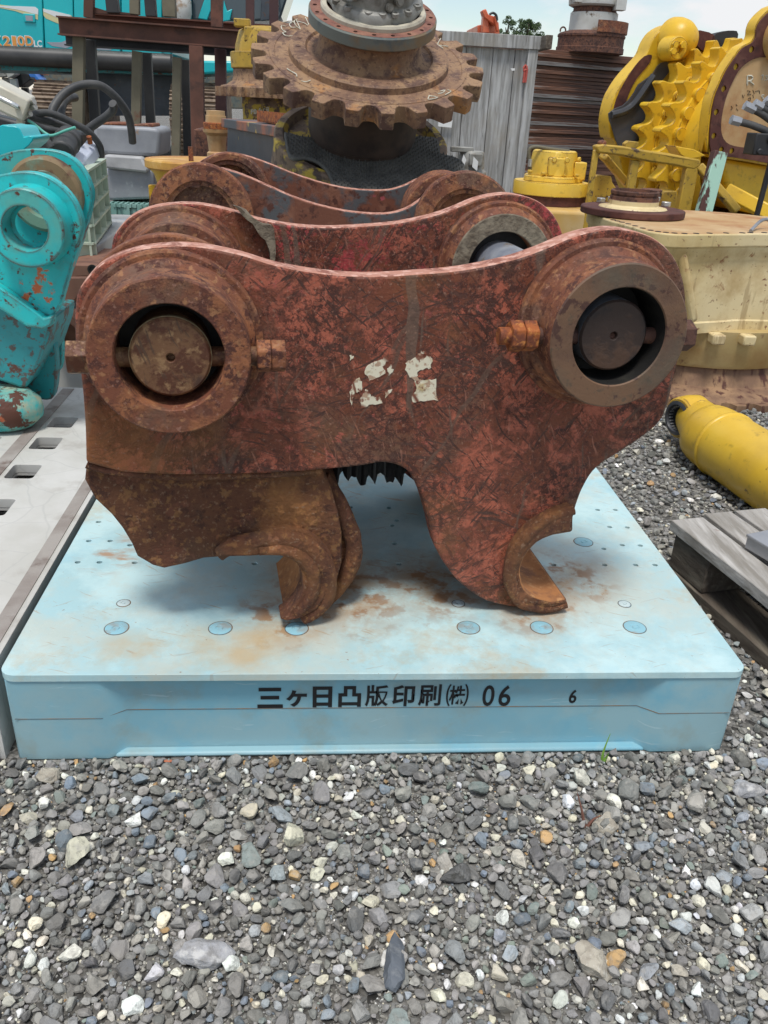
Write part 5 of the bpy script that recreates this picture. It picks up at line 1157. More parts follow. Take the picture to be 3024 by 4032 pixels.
i1, i2, i3, i4 = inset(lp, .965), inset(lp, .95), inset(lp, .93), inset(lp, .95)
def loft(b, loops):
    R = [[b.bm.verts.new(p) for p in L] for L in loops]
    for A, B in zip(R, R[1:]):
        n = len(A)
        for i in range(n): b.bm.faces.new((A[i], A[(i+1) % n], B[(i+1) % n], B[i]))
    b.bm.faces.new(R[-1]); return b
zz = lambda P, z: [(x, y, z) for x, y in P]
loft(b, [zz(inset(lp, .985), TZ-.044), zz(i1, TZ-.07), zz(i3, TZ-.09), zz(i2, TZ-.14), zz(i4, .285), zz(inset(lp, .965), .28), zz(inset(lp, .965), .245), zz(inset(lp, .9), .24)])
b.build('body', M['cream'], crm, ang=40)
rb0 = atz(*ZE((905, 640))[0], TZ-.12)
rv = Vector((Pf[8].x, Pf[8].y, 0))
rv2 = atz(*ZE((990, 1110))[0], .29); fy = Pf[8].y
MB().bar((rv.x+.01, fy+.035, TZ-.05), (at(*ZE((985, 1100))[0], fy+.03).x, fy+.04, .29), .035, .04, (0, 1, 0)).build('rib', M['cream'], crm, bev=.014, seg=3)
# circular lower part
yfc = Pf[9].y; rr_ = .45
zsk = .24; zrb = max(at(*ZE((1500, 1690))[0], yfc+.02).z, .07)
Cc = Vector((Pf[10].x+.06, yfc+.03+rr_, 0)); print('cream', yfc, zrb, tuple(Cc), at(*ZE((1500, 1240))[0], yfc).z)
T_ = Matrix.Translation((Cc.x, Cc.y, 0))
b = MB().lathe([(0, .25), (rr_*1.0, .25), (rr_*.985, zrb+.012), (rr_*.97, zrb), (0, zrb)], T_, 72); b.build('lower_ring', M['cream_dk'], crm, ang=30)
MB().lathe([(rr_*.94, zrb), (rr_*.95, zrb*.8), (rr_*1.0, zrb*.45), (rr_*1.16, .035), (rr_*1.20, .024), (0, .024)], T_, 72).build('bearing_ring', M['maroon_tan'], crm, ang=30)
MB().prism(gear(40, rr_*1.27, .03), .002, .026, T_).build('toothed_base', M['maroon_tan'], crm)
for u in (1210, 1480):
    q = at(*ZE((u, 1255))[0], yfc-.004); MB().box((q.x, q.y+.02, .232), (.045, .05, .035)).build('lug', M['cream'], crm, bev=.006)
# turret and its round plate on top
tpp = atz(*ZE((420, 275))[0], TZ+.02); kk = (atz(*ZE((520, 275))[0], TZ+.02)-tpp).length/100
T_ = Matrix.Translation((tpp.x, tpp.y, TZ+.002))
MB().lathe([(0, 0), (352*kk, 0), (357*kk, .003), (357*kk, .021), (352*kk, .024), (0, .024)], T_, 64).build('round_plate', M['maroon'], crm, ang=30)
tq_ = .44
MB().lathe([(r, .024+h*tq_) for r, h in ((235*kk, .0), (230*kk, .008), (180*kk, .018), (172*kk, .026), (172*kk, .06), (168*kk, .065), (166*kk, .09), (160*kk, .094), (162*kk, .105), (166*kk, .108), (166*kk, .13), (160*kk, .137), (150*kk, .137), (148*kk, .11), (0, .11))], T_, 48).build('turret', [M['cream'], M['rust_dark']], crm, ang=30)
o = crm.children[-1]
for f in o.data.polygons:
    if f.center.z > TZ+.053: f.material_index = 1
for p in ((143, 215), (310, 248), (582, 265), (710, 250), (240, 205), (620, 205)):
    q = atz(*ZE(p)[0], TZ+.026); MB().hexa(q, (0, 0, 1), .018, .017, rng.random()).build('bolt', M['bolt_zinc'], crm, bev=.002)
q = atz(*ZE((670, 215))[0], TZ+.0); q = Vector((q.x+.03, q.y+.22, TZ))
MB().lathe([(.05, 0), (.05, .02), (.046, .023), (.05, .026), (.05, .034), (.04, .037), (0, .037)], Matrix.Translation(q), 32).build('spigot', M['rust_dark'], crm, ang=30)
q0, q1, q2 = atz(*ZE((1450, 462))[0], TZ+.004), at(*ZE((1560, 365))[0], atz(*ZE((1450, 462))[0], TZ+.004).y+.1), None
b = MB(); b.tube([q0, q1+Vector((0, 0, 0)), q1+Vector((.05, .0, -.01)), q1+Vector((.12, .02, -.05))], .006, 8)
tag(centre(b.build('steel_clip', M['galv'], None)), 'bent grey steel clip lying on the cream housing top', 'clip')

# small yellow swing motor on a tan slab
Ym = 3.6
c = at(*ZH((405, 1700))[0], Ym); km = (at(*ZH((505, 1700))[0], Ym)-c).length/100
T_ = Matrix.Translation(c); h = lambda v: (1700-v)*km*1.0
sm_ = thing('swing_motor', 'small bright yellow hydraulic motor on a round flange behind the cream housing', 'machine part', (c.x, c.y, c.z-.12))
MB().lathe([(0, h(1690)), (338*km, h(1690)), (343*km, h(1700)), (343*km, h(1800)), (0, h(1800))], T_, 56).build('flange', [M['yellow_bright'], M['nut_orange']], sm_, ang=30)
MB().lathe([(330*km, h(1800)), (330*km, h(1880)), (0, h(1880))], T_, 56).build('lower_ring', M['maroon'], sm_, ang=30)
MB().lathe([(0, h(1640)), (250*km, h(1640)), (262*km, h(1650)), (268*km, h(1688)), (0, h(1688))], T_, 40, rad=lambda a: 1+.05*math.cos(5*a+1)).build('foot_ring', M['yellow_bright'], sm_, ang=30)
b = MB().lathe([(0, h(1428)), (175*km, h(1430)), (188*km, h(1442)), (196*km, h(1500)), (205*km, h(1600)), (212*km, h(1645)), (0, h(1645))], T_, 48, rad=lambda a: 1+.05*math.cos(4*a+.5)+.02*math.cos(8*a))
b.box((-20*km, -185*km, h(1560)), (150*km, 60*km, 150*km), T_); b.box((215*km, -60*km, h(1590)), (110*km, 160*km, 150*km), T_)
b.build('housing', M['yellow_bright'], sm_, bev=.006, ang=30)
for p in ((430, 1490), (550, 1495)):
    q = at(*ZH(p)[0], Ym-205*km); MB().hexa(q, (0, -1, 0), 27*km, 18*km, .3).build('plug', M['yellow_bright'], sm_, bev=.003)
for p in ((650, 1490), (685, 1565), (660, 1640)):
    q = at(*ZH(p)[0], Ym-90*km); MB().hexa(q, (.8, -.6, 0), 24*km, 28*km, .3).build('plug', M['yellow_bright'], sm_, bev=.003)
for p in ((205, 1612), (330, 1632), (520, 1648), (640, 1650)):
    q = at(*ZH(p)[0], Ym-190*km); MB().hexa(q, (0, 0, 1), 25*km, 24*km, .2).build('bolt', M['yellow_bright'], sm_, bev=.003)
MB().tube([at(u, v, Ym-.05) for u, v in ZH((205, 1600), (205, 1530), (195, 1440), (210, 1385), (270, 1372), (400, 1392), (570, 1412))], 17*km, 10).build('hose', M['olive'], sm_)
q = at(*ZH((208, 1515))[0], Ym-.055); MB().cyl(q+Vector((0, 0, -.02)), q+Vector((0, 0, .015)), 20*km, seg=14).build('hose_clamp', M['bolt_zinc'], sm_)
zs = c.z+h(1880)
s0 = at(*ZC((330, 1170))[0], Ym-.25); 
b = MB().box((c.x+.12, Ym+.05, zs/2-.001), (.78, .72, zs-.002)); tag(centre(b.build('casting_slab', M['yellow_tan'], None, bev=.02, seg=3)), 'broad tan yellow casting under the small yellow motor', 'casting')

# grey pump with white tags left of it
Yp = 3.3; c = at(*ZB((1450, 985))[0], Yp); kp = (at(*ZB((1550, 985))[0], Yp)-c).length/100
pu = thing('hydraulic_pump', 'small grey pump with two white paper tags on a rusty flange beside the wooden crate', 'machine part', (c.x, c.y, 0)); T_ = Matrix.Translation(c)
MB().lathe([(0, 25*kp), (110*kp, 25*kp), (112*kp, 20*kp), (112*kp, -10*kp), (0, -10*kp)], T_, 40).build('flange', M['nut_orange'], pu, ang=30)
b = MB().lathe([(0, 150*kp), (60*kp, 150*kp), (66*kp, 140*kp), (72*kp, 60*kp), (85*kp, 50*kp), (88*kp, 25*kp), (0, 25*kp)], T_, 32); b.box((-60*kp, -30*kp, 155*kp), (120*kp, 50*kp, 26*kp), T_); b.box((10*kp, -60*kp, 110*kp), (70*kp, 60*kp, 60*kp), T_)
b.build('housing', M['castgrey'], pu, bev=.004, ang=30)
MB().lathe([(100*kp, -10*kp), (100*kp, -c.z), (0, -c.z)], T_, 32).build('stand', M['castgrey'], pu)
for pts in (((1418, 840), (1432, 870), (1422, 898), (1408, 872)), ((1472, 852), (1497, 880), (1490, 930), (1464, 908))):
    MB().prism(xz(Yp-90*kp, ZB(*pts)), Yp-90*kp-.002, Yp-90*kp, SX).build('paper_tag', M['paper'], pu, smooth=False)

# ------------------------------------------------------------------ big yellow crawler drives on a yellow stand, mint post, black hoses
YD = 4.2
PC1 = at(*ZC((1385, 850))[0], YD); aD = Vector((.24, -.97, 0)).normalized()
MD = zframe(PC1, aD, (0, 0, 1)); MDi = MD.inverted()
def onp(Zf, pts, h):
    out = []
    for u, v in Zf(*pts):
        d = ray(u, v); t = ((PC1-C0).dot(aD)+h)/d.dot(aD); q = MDi @ (C0+d*t); out.append((q.x, q.y))
    return out
R1 = onp(ZC, ((1385, 850), (1385, 230)), 0); R1 = math.hypot(R1[0][0]-R1[1][0], R1[0][1]-R1[1][1])
kD = R1/620                         # metres per sighting unit at the first ring
print('drive', R1, tuple(PC1))
yd = thing('crawler_drive', 'pair of bright yellow crawler final drives with toothed sprocket segments on a stand', 'machine part', (PC1.x, PC1.y, 0))
hL = -.20; c1 = (0, 0)
lo = onp(ZC, ((775, 832), (745, 800), (735, 700), (760, 580), (800, 500), (850, 430), (905, 370), (955, 312), (985, 240), (1030, 180), (1100, 142), (1160, 146), (1212, 185), (1250, 245), (1420, 230), (1700, 290), (1950, 500), (2030, 850), (1950, 1180), (1700, 1420), (1385, 1480), (1050, 1380), (860, 1120)), hL)
MB().prism(smooth(lo, 3), hL-.12, hL, MD).build('left_casing', M['yellow'], yd, bev=.014, seg=3, ang=40)
bo = onp(ZH, ((1337, 512), (1330, 560), (1290, 625), (1200, 730), (1130, 860), (1085, 985), (1040, 1060), (1000, 1180), (1005, 1260), (985, 1240), (962, 1180), (975, 1060), (1010, 920), (1080, 775), (1180, 620), (1270, 525)), hL)
MB().prism(smooth(bo, 2), hL+.0005, hL+.005, MD).build('joint_face', M['maroon'], yd, smooth=False)
ctr = (0, 0)
cL = onp(ZC, ((1250, 800),), hL)[0]
MB().lathe([(R1*.86, hL+.0), (R1*.80, hL+.03), (R1*.76, -.06), (R1*.76, .0)], MD, 72).build('hub_cover', M['yellow'], yd, ang=40)
dm = onp(ZC, ((1118, 232),), hL)[0]
b = MB().lathe([(kD*128, -.01), (kD*124, .03), (kD*112, .07), (kD*88, .11), (kD*55, .13), (0, .14)], MD @ Matrix.Translation((dm[0], dm[1], hL)), 40)
b.build('dome', M['yellow'], yd, ang=60)
pb_ = onp(ZI, ((520, 600),), hL+.15)[0]
b = MB().lathe([(kD*70, -.1), (kD*66, .0), (kD*60, .008), (kD*30, .008), (kD*26, -.008), (0, -.01)], MD @ Matrix.Translation((pb_[0], pb_[1], hL+.16)), 32); b.build('bearing_cap', M['yellow'], yd, ang=30)
for q in ((495, 555), (470, 640), (590, 560)):
    p_ = onp(ZI, (q,), hL+.17)[0]; MB().hexa(MD @ Vector((p_[0], p_[1], hL+.165)), aD, kD*22, .02).build('bolt', M['yellow'], yd, bev=.002)
def seg_ring(h0, h1, r, name):
    b = MB(); n = 27; o = []
    for i in range(n):
        a = 2*math.pi*i/n; w = 2*math.pi/n
        for f, q in ((0, 0), (.14, .0), (.22, .2), (.28, .45), (.36, .72), (.48, .93), (.60, 1), (.74, .93), (.86, .70), (.94, .40), (.985, .1)): o.append(((r-.125*r*q)*math.cos(-a-f*w), (r-.125*r*q)*math.sin(-a-f*w)))
    b.prism(o, h0, h1, MD, holes=[circ(0, 0, r*.74, 72)]); return b.build(name, M['yellow'], yd, bev=.009, seg=3, ang=40)
hB = .145
seg_ring(-.115, -.035, R1, 'sprocket_ring'); seg_ring(hB-.05, hB+.03, R1, 'sprocket_ring')
MB().lathe([(R1*.79, -.05), (R1*.79, -.02), (R1*.72, -.015), (R1*.70, hB)], MD, 72).build('bolt_flange', M['yellow'], yd, ang=30)
hR = .50
MB().lathe([(R1*.83, hB+.02), (R1*.825, hB+.05), (R1*.76, hB+.055), (R1*.755, hB+.08), (R1*.77, hR-.12), (R1*.83, hR-.06), (R1*.88, hR-.02)], MD, 80).build('drum', M['yellow'], yd, ang=35)
NB = 26
for i in range(NB):
    a = -2*math.pi*(i+.55)/NB
    if math.cos(a) > .55: continue
    b = MB(); p = MD @ Vector((R1*.76*math.cos(a), R1*.76*math.sin(a), -.018)); b.lathe([(.03, -.01), (.03, .006), (.027, .008), (0, .008)], zframe(p, aD), 20); b.hexa(p+aD*.006, aD, .021, .02, a); b.cyl(p+aD*.025, p+aD*.036, .011, seg=12); b.build('bolt', M['yellow'], yd, bev=.002)
    p = MD @ Vector((R1*.79*math.cos(a), R1*.79*math.sin(a), hB+.045)); MB().lathe([(.036, -.02), (.036, .014), (.033, .018), (0, .018)], zframe(p, aD), 20).build('round_pad', M['yellow'], yd, ang=30)
# right casing: traced joint face, tan cover, pinion cap
edge = [(1660, 150), (1590, 215), (1530, 295), (1500, 380), (1488, 470), (1440, 540), (1330, 600), (1230, 730), (1130, 880), (1050, 1050), (980, 1230), (940, 1450), (920, 1650), (920, 1800), (940, 1900)]
edge2 = ZC((1318, 872), (1345, 905), (1440, 912), (1560, 930), (1800, 965), (2100, 940), (2230, 700), (2200, 400), (2050, 200), (1900, 80), (1780, 30), (1690, 50))
def onq(pts, h): 
    out = []
    for u, v in pts:
        d = ray(u, v); t = ((PC1-C0).dot(aD)+h)/d.dot(aD); q = MDi @ (C0+d*t); out.append((q.x, q.y))
    return out
ro = onq(ZI(*edge)+edge2, hR)
cxr, cyr = sum(p[0] for p in ro)/len(ro), sum(p[1] for p in ro)/len(ro)
ros = smooth(ro, 3)
grow = [(cxr+(x-cxr)*1.035, cyr+(y-cyr)*1.03) for x, y in ros]
MB().prism(grow, hR-.07, hR, MD).build('right_casing', M['yellow'], yd, bev=.01, seg=2, ang=40)
tan = onq(ZI((1600, 715), (1530, 718), (1450, 742), (1350, 805), (1270, 890), (1200, 1020), (1130, 1180), (1080, 1370), (1055, 1550), (1068, 1680), (1120, 1770), (1220, 1818), (1400, 1842), (1600, 1850))+ZC((1800, 890), (2050, 860), (2130, 650), (2080, 430), (1900, 330)), hR)
hp_ = [(1437, 618), (1242, 832), (1090, 1107), (996, 1397), (968, 1692), (1060, 1865), (1190, 1880)]
hls = [circ(x, y, kD*17, 12) for x, y in onq(ZI(*hp_), hR)]
MB().prism(ros, hR+.0005, hR+.012, MD, holes=[smooth(tan, 2)]+hls).build('joint_face', M['maroon'], yd, smooth=False)
MB().prism([(x, y) for x, y in smooth(tan, 2)], hR+.0002, hR+.006, MD).build('tan_cover', M['tan_rust'], yd, ang=30)
pn = onq(ZI((1800, 480)), hR)[0]; rp2 = kD*118
Mq = MD @ Matrix.Translation((pn[0], pn[1], hR+.012))
MB().lathe([(rp2*1.02, -.01), (rp2*1.0, .05), (rp2*.93, .055), (rp2*.9, .05), (rp2*.9, .03)], Mq, 48).build('pinion_cap', M['yellow_tan'], yd, ang=30)
MB().lathe([(rp2*.9, .045), (rp2*.5, .05), (rp2*.48, .04), (0, .04)], Mq, 48).build('pinion_plate', M['maroon'], yd, ang=30)
for i in range(10):
    a = 2*math.pi*i/10; p = Mq @ Vector((rp2*.7*math.cos(a), rp2*.7*math.sin(a), .048)); MB().cyl(p, p+aD*.014, kD*17, seg=12).build('bolt', M['bolt_zinc'], yd)
# chalk on the tan cover
def cov(u, v): q = onq(((u, v),), hR+.0075)[0]; return MD @ Vector((q[0], q[1], hR+.0075))
for st in ([(1400, 1065), (1400, 945)], [(1400, 945), (1450, 945), (1468, 975), (1440, 1005), (1405, 1010)], [(1430, 1010), (1480, 1055)], [(1575, 945), (1600, 935), (1585, 1000)], [(1612, 998), (1615, 1000)], [(1625, 950), (1655, 940), (1640, 965), (1658, 985), (1625, 1000)], [(1610, 1185), (1585, 1185), (1580, 1210), (1605, 1215), (1590, 1235)]):
    MB().tube([cov(*q) for q in ZI(*st)], .004 if st[0][0] < 1500 else .0025, 5, n=3).build('chalk_mark', M['chalk'], yd, smooth=False)
ch = MB()
for st in ([(1340, 1180), (1350, 1220), (1365, 1180)], [(1400, 1130), (1440, 1140), (1400, 1180), (1450, 1175)], [(1470, 1120), (1490, 1170)], [(1410, 1235), (1440, 1215), (1440, 1250), (1410, 1255)], [(1470, 1180), (1480, 1220)], [(1500, 1140), (1550, 1130), (1555, 1170)], [(1200, 1320), (1215, 1350), (1195, 1370)], [(1260, 1300), (1275, 1320)], [(1265, 1350), (1285, 1380)]):
    ch.tube([cov(*q) for q in ZI(*st)], .0012, 4, n=3)
ch.build('pen_marks', M['dark'], yd, smooth=False)
# yellow lower casing under the right face
lw = onq(ZC((1400, 925), (1560, 945), (1800, 975), (2000, 970), (2020, 1250), (1650, 1250), (1545, 1225), (1460, 1150), (1420, 1060)), hR-.05)
MB().prism(smooth(lw, 3), hR-.40, hR-.06, MD).build('lower_casing', M['yellow'], yd, bev=.05, seg=4, ang=60)
# dark rubber sheet draped inside the left drive
so_ = onp(ZC, ((752, 665), (830, 615), (905, 530), (930, 480), (1000, 430), (1030, 385), (1080, 355), (1120, 400), (1040, 480), (1000, 600), (960, 720), (930, 800), (900, 860), (800, 850), (765, 750)), hL+.06)
b = MB().prism(smooth(so_, 2), hL+.03, hL+.045, MD); b.jitter(.02, 7)
b.tube([MD @ Vector((x, y, hL+.05)) for x, y in onp(ZC, ((755, 668), (820, 650), (870, 620), (920, 560), (1000, 440)), hL+.06)], .02, 8)
tag(centre(b.build('rubber_sheet', M['shaft_black'], None)), 'dark rubber sheet draped inside the left yellow crawler drive', 'rubber sheet')
for nm, pts, mt_ in (('bracket', ((1215, 180), (1310, 188), (1345, 225), (1300, 300), (1235, 260)), 'maroon'), ('bracket', ((1330, 215), (1390, 185), (1450, 178), (1480, 200), (1440, 330), (1340, 330)), 'black_steel')):
    MB().prism(smooth(onp(ZC, pts, hL+.04), 2), hL+.0, hL+.05, MD).build(nm, M[mt_], yd)
# stand
ys = 3.3
st = thing('steel_stand', 'thick yellow painted steel stand carrying the crawler drives', 'stand', (at(*ZC((900, 1100))[0], ys).x+.3, ys+.3, 0))
def sbar(name, a, b_, w, d, ya=ys, yb=ys, mat='yellow_dull'):
    return MB().bar(at(*ZC(a)[0], ya), at(*ZC(b_)[0], yb), w, d, (0, 1, 0)).build(name, M[mat], st, bev=.008)
kS = (at(*ZC((1000, 900))[0], ys)-at(*ZC((900, 900))[0], ys)).length/100
b = MB().prism(xz(ys, ZC((650, 845), (690, 835), (800, 848), (950, 872), (1100, 895), (1250, 925), (1255, 960), (1215, 985), (1100, 962), (950, 935), (800, 905), (660, 890))), ys-.03, ys+.05, SX); b.jitter(.006, 12).build('top_rail', M['yellow_dull'], st, bev=.008)
def down(p, y): q = at(*ZC(p)[0], y); return q, Vector((q.x, q.y, .0))
for p, nm, w in (((660, 870), 'post', 34), ((885, 930), 'post', 50), ((1215, 950), 'post', 75)):
    q, g_ = down(p, ys); MB().bar(g_, q, w*kS, w*kS*.8, (0, 1, 0)).build(nm, M['yellow_dull'], st, bev=.006)
sbar('brace', (700, 905), (850, 1080), 40*kS, .05, ys+.1, ys+.3); sbar('brace', (1255, 965), (1480, 1230), 45*kS, .06, ys+.0, ys-.1); sbar('brace', (1420, 1110), (1700, 1260), 80*kS, .07, ys+.1, ys-.1, 'yellow')
MB().prism(xz(ys+.15, ZC((640, 1030), (670, 1018), (750, 1025), (755, 1060), (775, 1090), (770, 1185), (620, 1185))), ys+.15, ys+.2, SX).build('bracket', M['yellow_dull'], st, bev=.006)
MB().prism(xz(ys+.15, ZC((1045, 1130), (1060, 1110), (1130, 1110), (1140, 1225), (1040, 1225))), ys+.15, ys+.25, SX).build('bracket', M['yellow_dull'], st, bev=.006)
zlow = PC1.z-R1*1.0
MB().box((PC1.x+.1, PC1.y+.1, max(zlow, .1)/2), (.4, .5, max(zlow, .1))).build('cradle', M['yellow_dull'], st, bev=.02)
sbar('rail_stub', (676, 840), (712, 832), 35*kS, .06, ys+.02, ys+.02, 'rust')
MB().prism(xz(ys+.25, ZC((828, 835), (850, 818), (910, 825), (905, 855), (870, 875), (830, 870))), ys+.25, ys+.3, SX).build('bracket', M['yellow_dull'], st, bev=.004)
MB().prism(xz(ys+.1, ZC((1118, 848), (1230, 868), (1300, 905), (1200, 930), (1150, 900))), ys+.1, ys+.25, SX).build('bracket', M['yellow'], st, bev=.004)
# mint post
ym = 2.95; a_, b_ = at(*ZC((1375, 885))[0], ym), at(*ZC((1285, 1230))[0], ym-.05)
e_ = (b_-a_).normalized(); g_ = b_+e_*((0-b_.z)/e_.z)
b = MB().bar(g_, a_, .062, .05, (0, 1, 0)); tag(centre(b.build('steel_post', M['mint'], None, bev=.003)), 'leaning rusty steel post with flaking mint green paint', 'post')
# black hydraulic hoses with hex fittings
yh = 3.0
for i, (p, q, r) in enumerate((((1200, 1490), (1310, 1520), (1700, 1700)), ((1370, 1310), (1490, 1370), (1760, 1600)), ((1490, 1285), (1580, 1340), (1800, 1530)), ((1630, 1240), (1680, 1280), (1860, 1440)))):
    A, B, D_ = [at(*ZI(z)[0], yh) for z in (p, q, r)]
    t_ = thing('hydraulic_hose', ('lowest', 'second lowest', 'second highest', 'topmost')[i]+' of the four black hose ends with hex fittings at the right edge', 'hose', tuple(A), group='black hose ends at the right edge')
    MB().tube([B, B.lerp(D_, .5)+Vector((0, 0, .01)), D_, D_+(D_-B)*.6+Vector((0, 0, -.1))], .0155, 12).build('hose', M['hose'], t_)
    b = MB(); b.hexa(A, B-A, .021, (B-A).length, .2); b.cyl(A-(B-A).normalized()*.001, A, .012, seg=14); b.build('fitting', M['galv'], t_, bev=.002)
b = MB(); q = at(*ZI((1640, 1800))[0], yh); b.box(q, (.16, .1, .09)); b.cyl(q+Vector((-.01, -.05, .02)), q+Vector((-.01, -.062, .02)), .018, seg=14); b.cyl(q+Vector((-.05, -.05, -.03)), q+Vector((-.05, -.06, -.03)), .014, seg=14)
b.bar(q+Vector((.04, 0, -.04)), Vector((q.x+.04, q.y+.05, .0)), .022, .022, (0, 1, 0))
tag(centre(b.build('valve_block', M['black_steel'], None, bev=.006)), 'black valve block on a stem beneath the black hose ends', 'valve block')

# ------------------------------------------------------------------ wooden crate, stack of steel plates, swivel unit
yc = 7.6
cr_r = at(*ZC((318, 300))[0], yc); cr_l = at(*ZB((1180, 200))[0], yc); zt = at(*ZC((300, 290))[0], yc).z; zt2 = at(*ZC((315, 212))[0], yc).z
x0, x1 = cr_l.x-1.2, cr_r.x
wc = thing('wooden_crate', 'tall weathered grey wooden crate of vertical boards with a top rail', 'crate', ((x0+x1)/2, yc+.5, 0))
rng = random.Random(3); x = x1; i = 0
wds = []
while x > x0:
    w = rng.choice((.13, .2, .24, .17)); wds.append((max(x-w, x0), x)); x -= w+.006
b = MB()
for a_, e_ in wds:
    b.box(((a_+e_)/2, yc+rng.uniform(0, .012), zt/2), (e_-a_, .025, zt-.01))
b.build('plank_panel', M['wood_grey'], wc, bev=.003)
b = MB(); b.box(((x0+x1)/2, yc+.5, zt/2), (x1-x0-.02, .9, zt-.03)); b.build('side_panel', M['wood_grey'], wc, bev=.003)
MB().box(((x0+x1)/2, yc-.02, (zt+zt2)/2), (x1-x0+.05, .07, zt2-zt)).build('top_rail', M['wood_grey'], wc, bev=.004)
MB().box((x1-.045, yc-.018, zt/2), (.09, .05, zt)).build('corner_post', M['wood_grey'], wc, bev=.004)
MB().box((x1+.04, yc+.2, (zt+zt2)/2), (.06, .9, zt2-zt)).build('top_rail', M['wood_grey2'], wc, bev=.004)
for pts in (((1280, 648), (1358, 655), (1352, 695), (1280, 688)),):
    MB().prism(xz(yc-.05, ZB(*pts)), yc-.048, yc-.042, SX).build('paper_label', M['paper'], wc, smooth=False)
MB().prism(xz(yc-.05, ZC((163, 397), (188, 397), (186, 410), (170, 411))), yc-.056, yc-.046, SX).build('paper_label', M['paper'], wc, smooth=False)
b = MB()
for s_ in ([(245, 415), (238, 480)], [(238, 400), (250, 380), (258, 405), (248, 480)], [(236, 410), (258, 405)]): b.tube([at(u, v, yc-.05) for u, v in ZC(*s_)], .012, 5, n=2)
b.build('red_mark', M['redmark'], wc, smooth=False)
# plates
ysk = 9.6; pk = at(*ZC((350, 275))[0], ysk); zt = pk.z
th = .042; n = int(zt/th); rot = math.radians(24)
me0 = None; rng = random.Random(12)
wl = 4.2
for i in range(n):
    if i == 0:
        o = MB().box((wl/2, .75, th*.48), (wl, 1.5, th*.95)).build('steel_plate', M['stackplate'], None, bev=.004); first = o
    else:
        o = first.copy(); 
        COL.objects.link(o)
    o.location = (pk.x-.5+rng.uniform(-.05, .05), ysk-.05+rng.uniform(-.03, .03), i*th+.002)
    o.rotation_euler = (0, 0, rot+rng.uniform(-.008, .008))
    tag(o, 'brown rusty steel plate in the tall flat stack right of the wooden crate', 'steel plate', 'stacked steel plates')
for i in (n-4, n-12, n-13, n//2, n//3): 
    o = [q for q in COL.objects if q.name.startswith('steel_plate')][i]
    o.data = o.data.copy() if False else o.data
    if len(o.material_slots): o.material_slots[0].link = 'OBJECT'; o.material_slots[0].material = M['stackplate_grey']; o['label'] = 'greyer bare steel plate in the tall flat stack right of the wooden crate'; o['group'] = 'greyer stacked steel plates'
ztop = n*th
# swivel unit
c = at(*ZH((770, 400))[0], ysk+.6); ks = (at(*ZH((870, 400))[0], ysk+.6)-c).length/100
sw = thing('swivel_unit', 'white and brown swivel joint standing on top of the steel plate stack', 'machine part', (c.x, c.y, ztop))
hz_ = lambda v: c.z+(400-v)*ks-c.z
T_ = Matrix.Translation(c)
bot = (ztop-c.z)
MB().lathe([(0, hz_(312)), (225*ks, hz_(312)), (290*ks, hz_(330)), (305*ks, hz_(345)), (305*ks, hz_(360)), (298*ks, hz_(366)), (298*ks, hz_(440)), (306*ks, hz_(444)), (306*ks, bot), (0, bot)], T_, 56).build('base_ring', M['rust_dark'], sw, ang=30)
b = MB().lathe([(212*ks, hz_(170)), (212*ks, hz_(312))], T_, 48); b.build('lower_cylinder', M['whitemetal'], sw)
b = MB().lathe([(0, hz_(160)), (200*ks, hz_(160)), (208*ks, hz_(178)), (196*ks, hz_(185)), (190*ks, hz_(130)), (215*ks, hz_(110)), (0, hz_(110))], T_, 48); b.build('seal_ring', M['rust_dark'], sw, ang=30)
b = MB().lathe([(205*ks, hz_(125)), (238*ks, hz_(112)), (245*ks, hz_(60)), (240*ks, hz_(38)), (190*ks, hz_(32)), (185*ks, hz_(-90)), (150*ks, hz_(-120)), (0, hz_(-120))], T_, 48); b.box((160*ks, -200*ks, hz_(110)), (90*ks, 100*ks, 90*ks), T_); b.box((-200*ks, -120*ks, hz_(70)), (70*ks, 90*ks, 70*ks), T_)
b.build('upper_body', M['whitemetal'], sw, bev=.004, ang=30)
b = MB(); b.box((-260*ks, -60*ks, hz_(20)), (150*ks, 120*ks, 60*ks), T_); b.cyl(T_ @ Vector((-330*ks, -40*ks, hz_(25))), T_ @ Vector((-150*ks, -40*ks, hz_(-10))), 45*ks, seg=20); b.build('port_block', M['black_steel'], sw, bev=.004)
b = MB(); out_ = []
for i in range(20):
    a = math.radians(-98+110*i/19); out_.append((315*ks*math.cos(a), 315*ks*math.sin(a)))
b.prism(out_+[(x*.96, y*.96) for x, y in out_[::-1]], hz_(330), hz_(240), T_); b.build('guard_band', M['rust'], sw)
q = T_ @ Vector((-285*ks, -60*ks, hz_(335))); MB().tube([q+Vector((.02*math.cos(a)*1.6, 0, .02+.025*math.sin(a)*1.4)) for a in np.linspace(-.5, 3.6, 8)], .009, 8).build('lifting_eye', M['rust_dark'], sw)

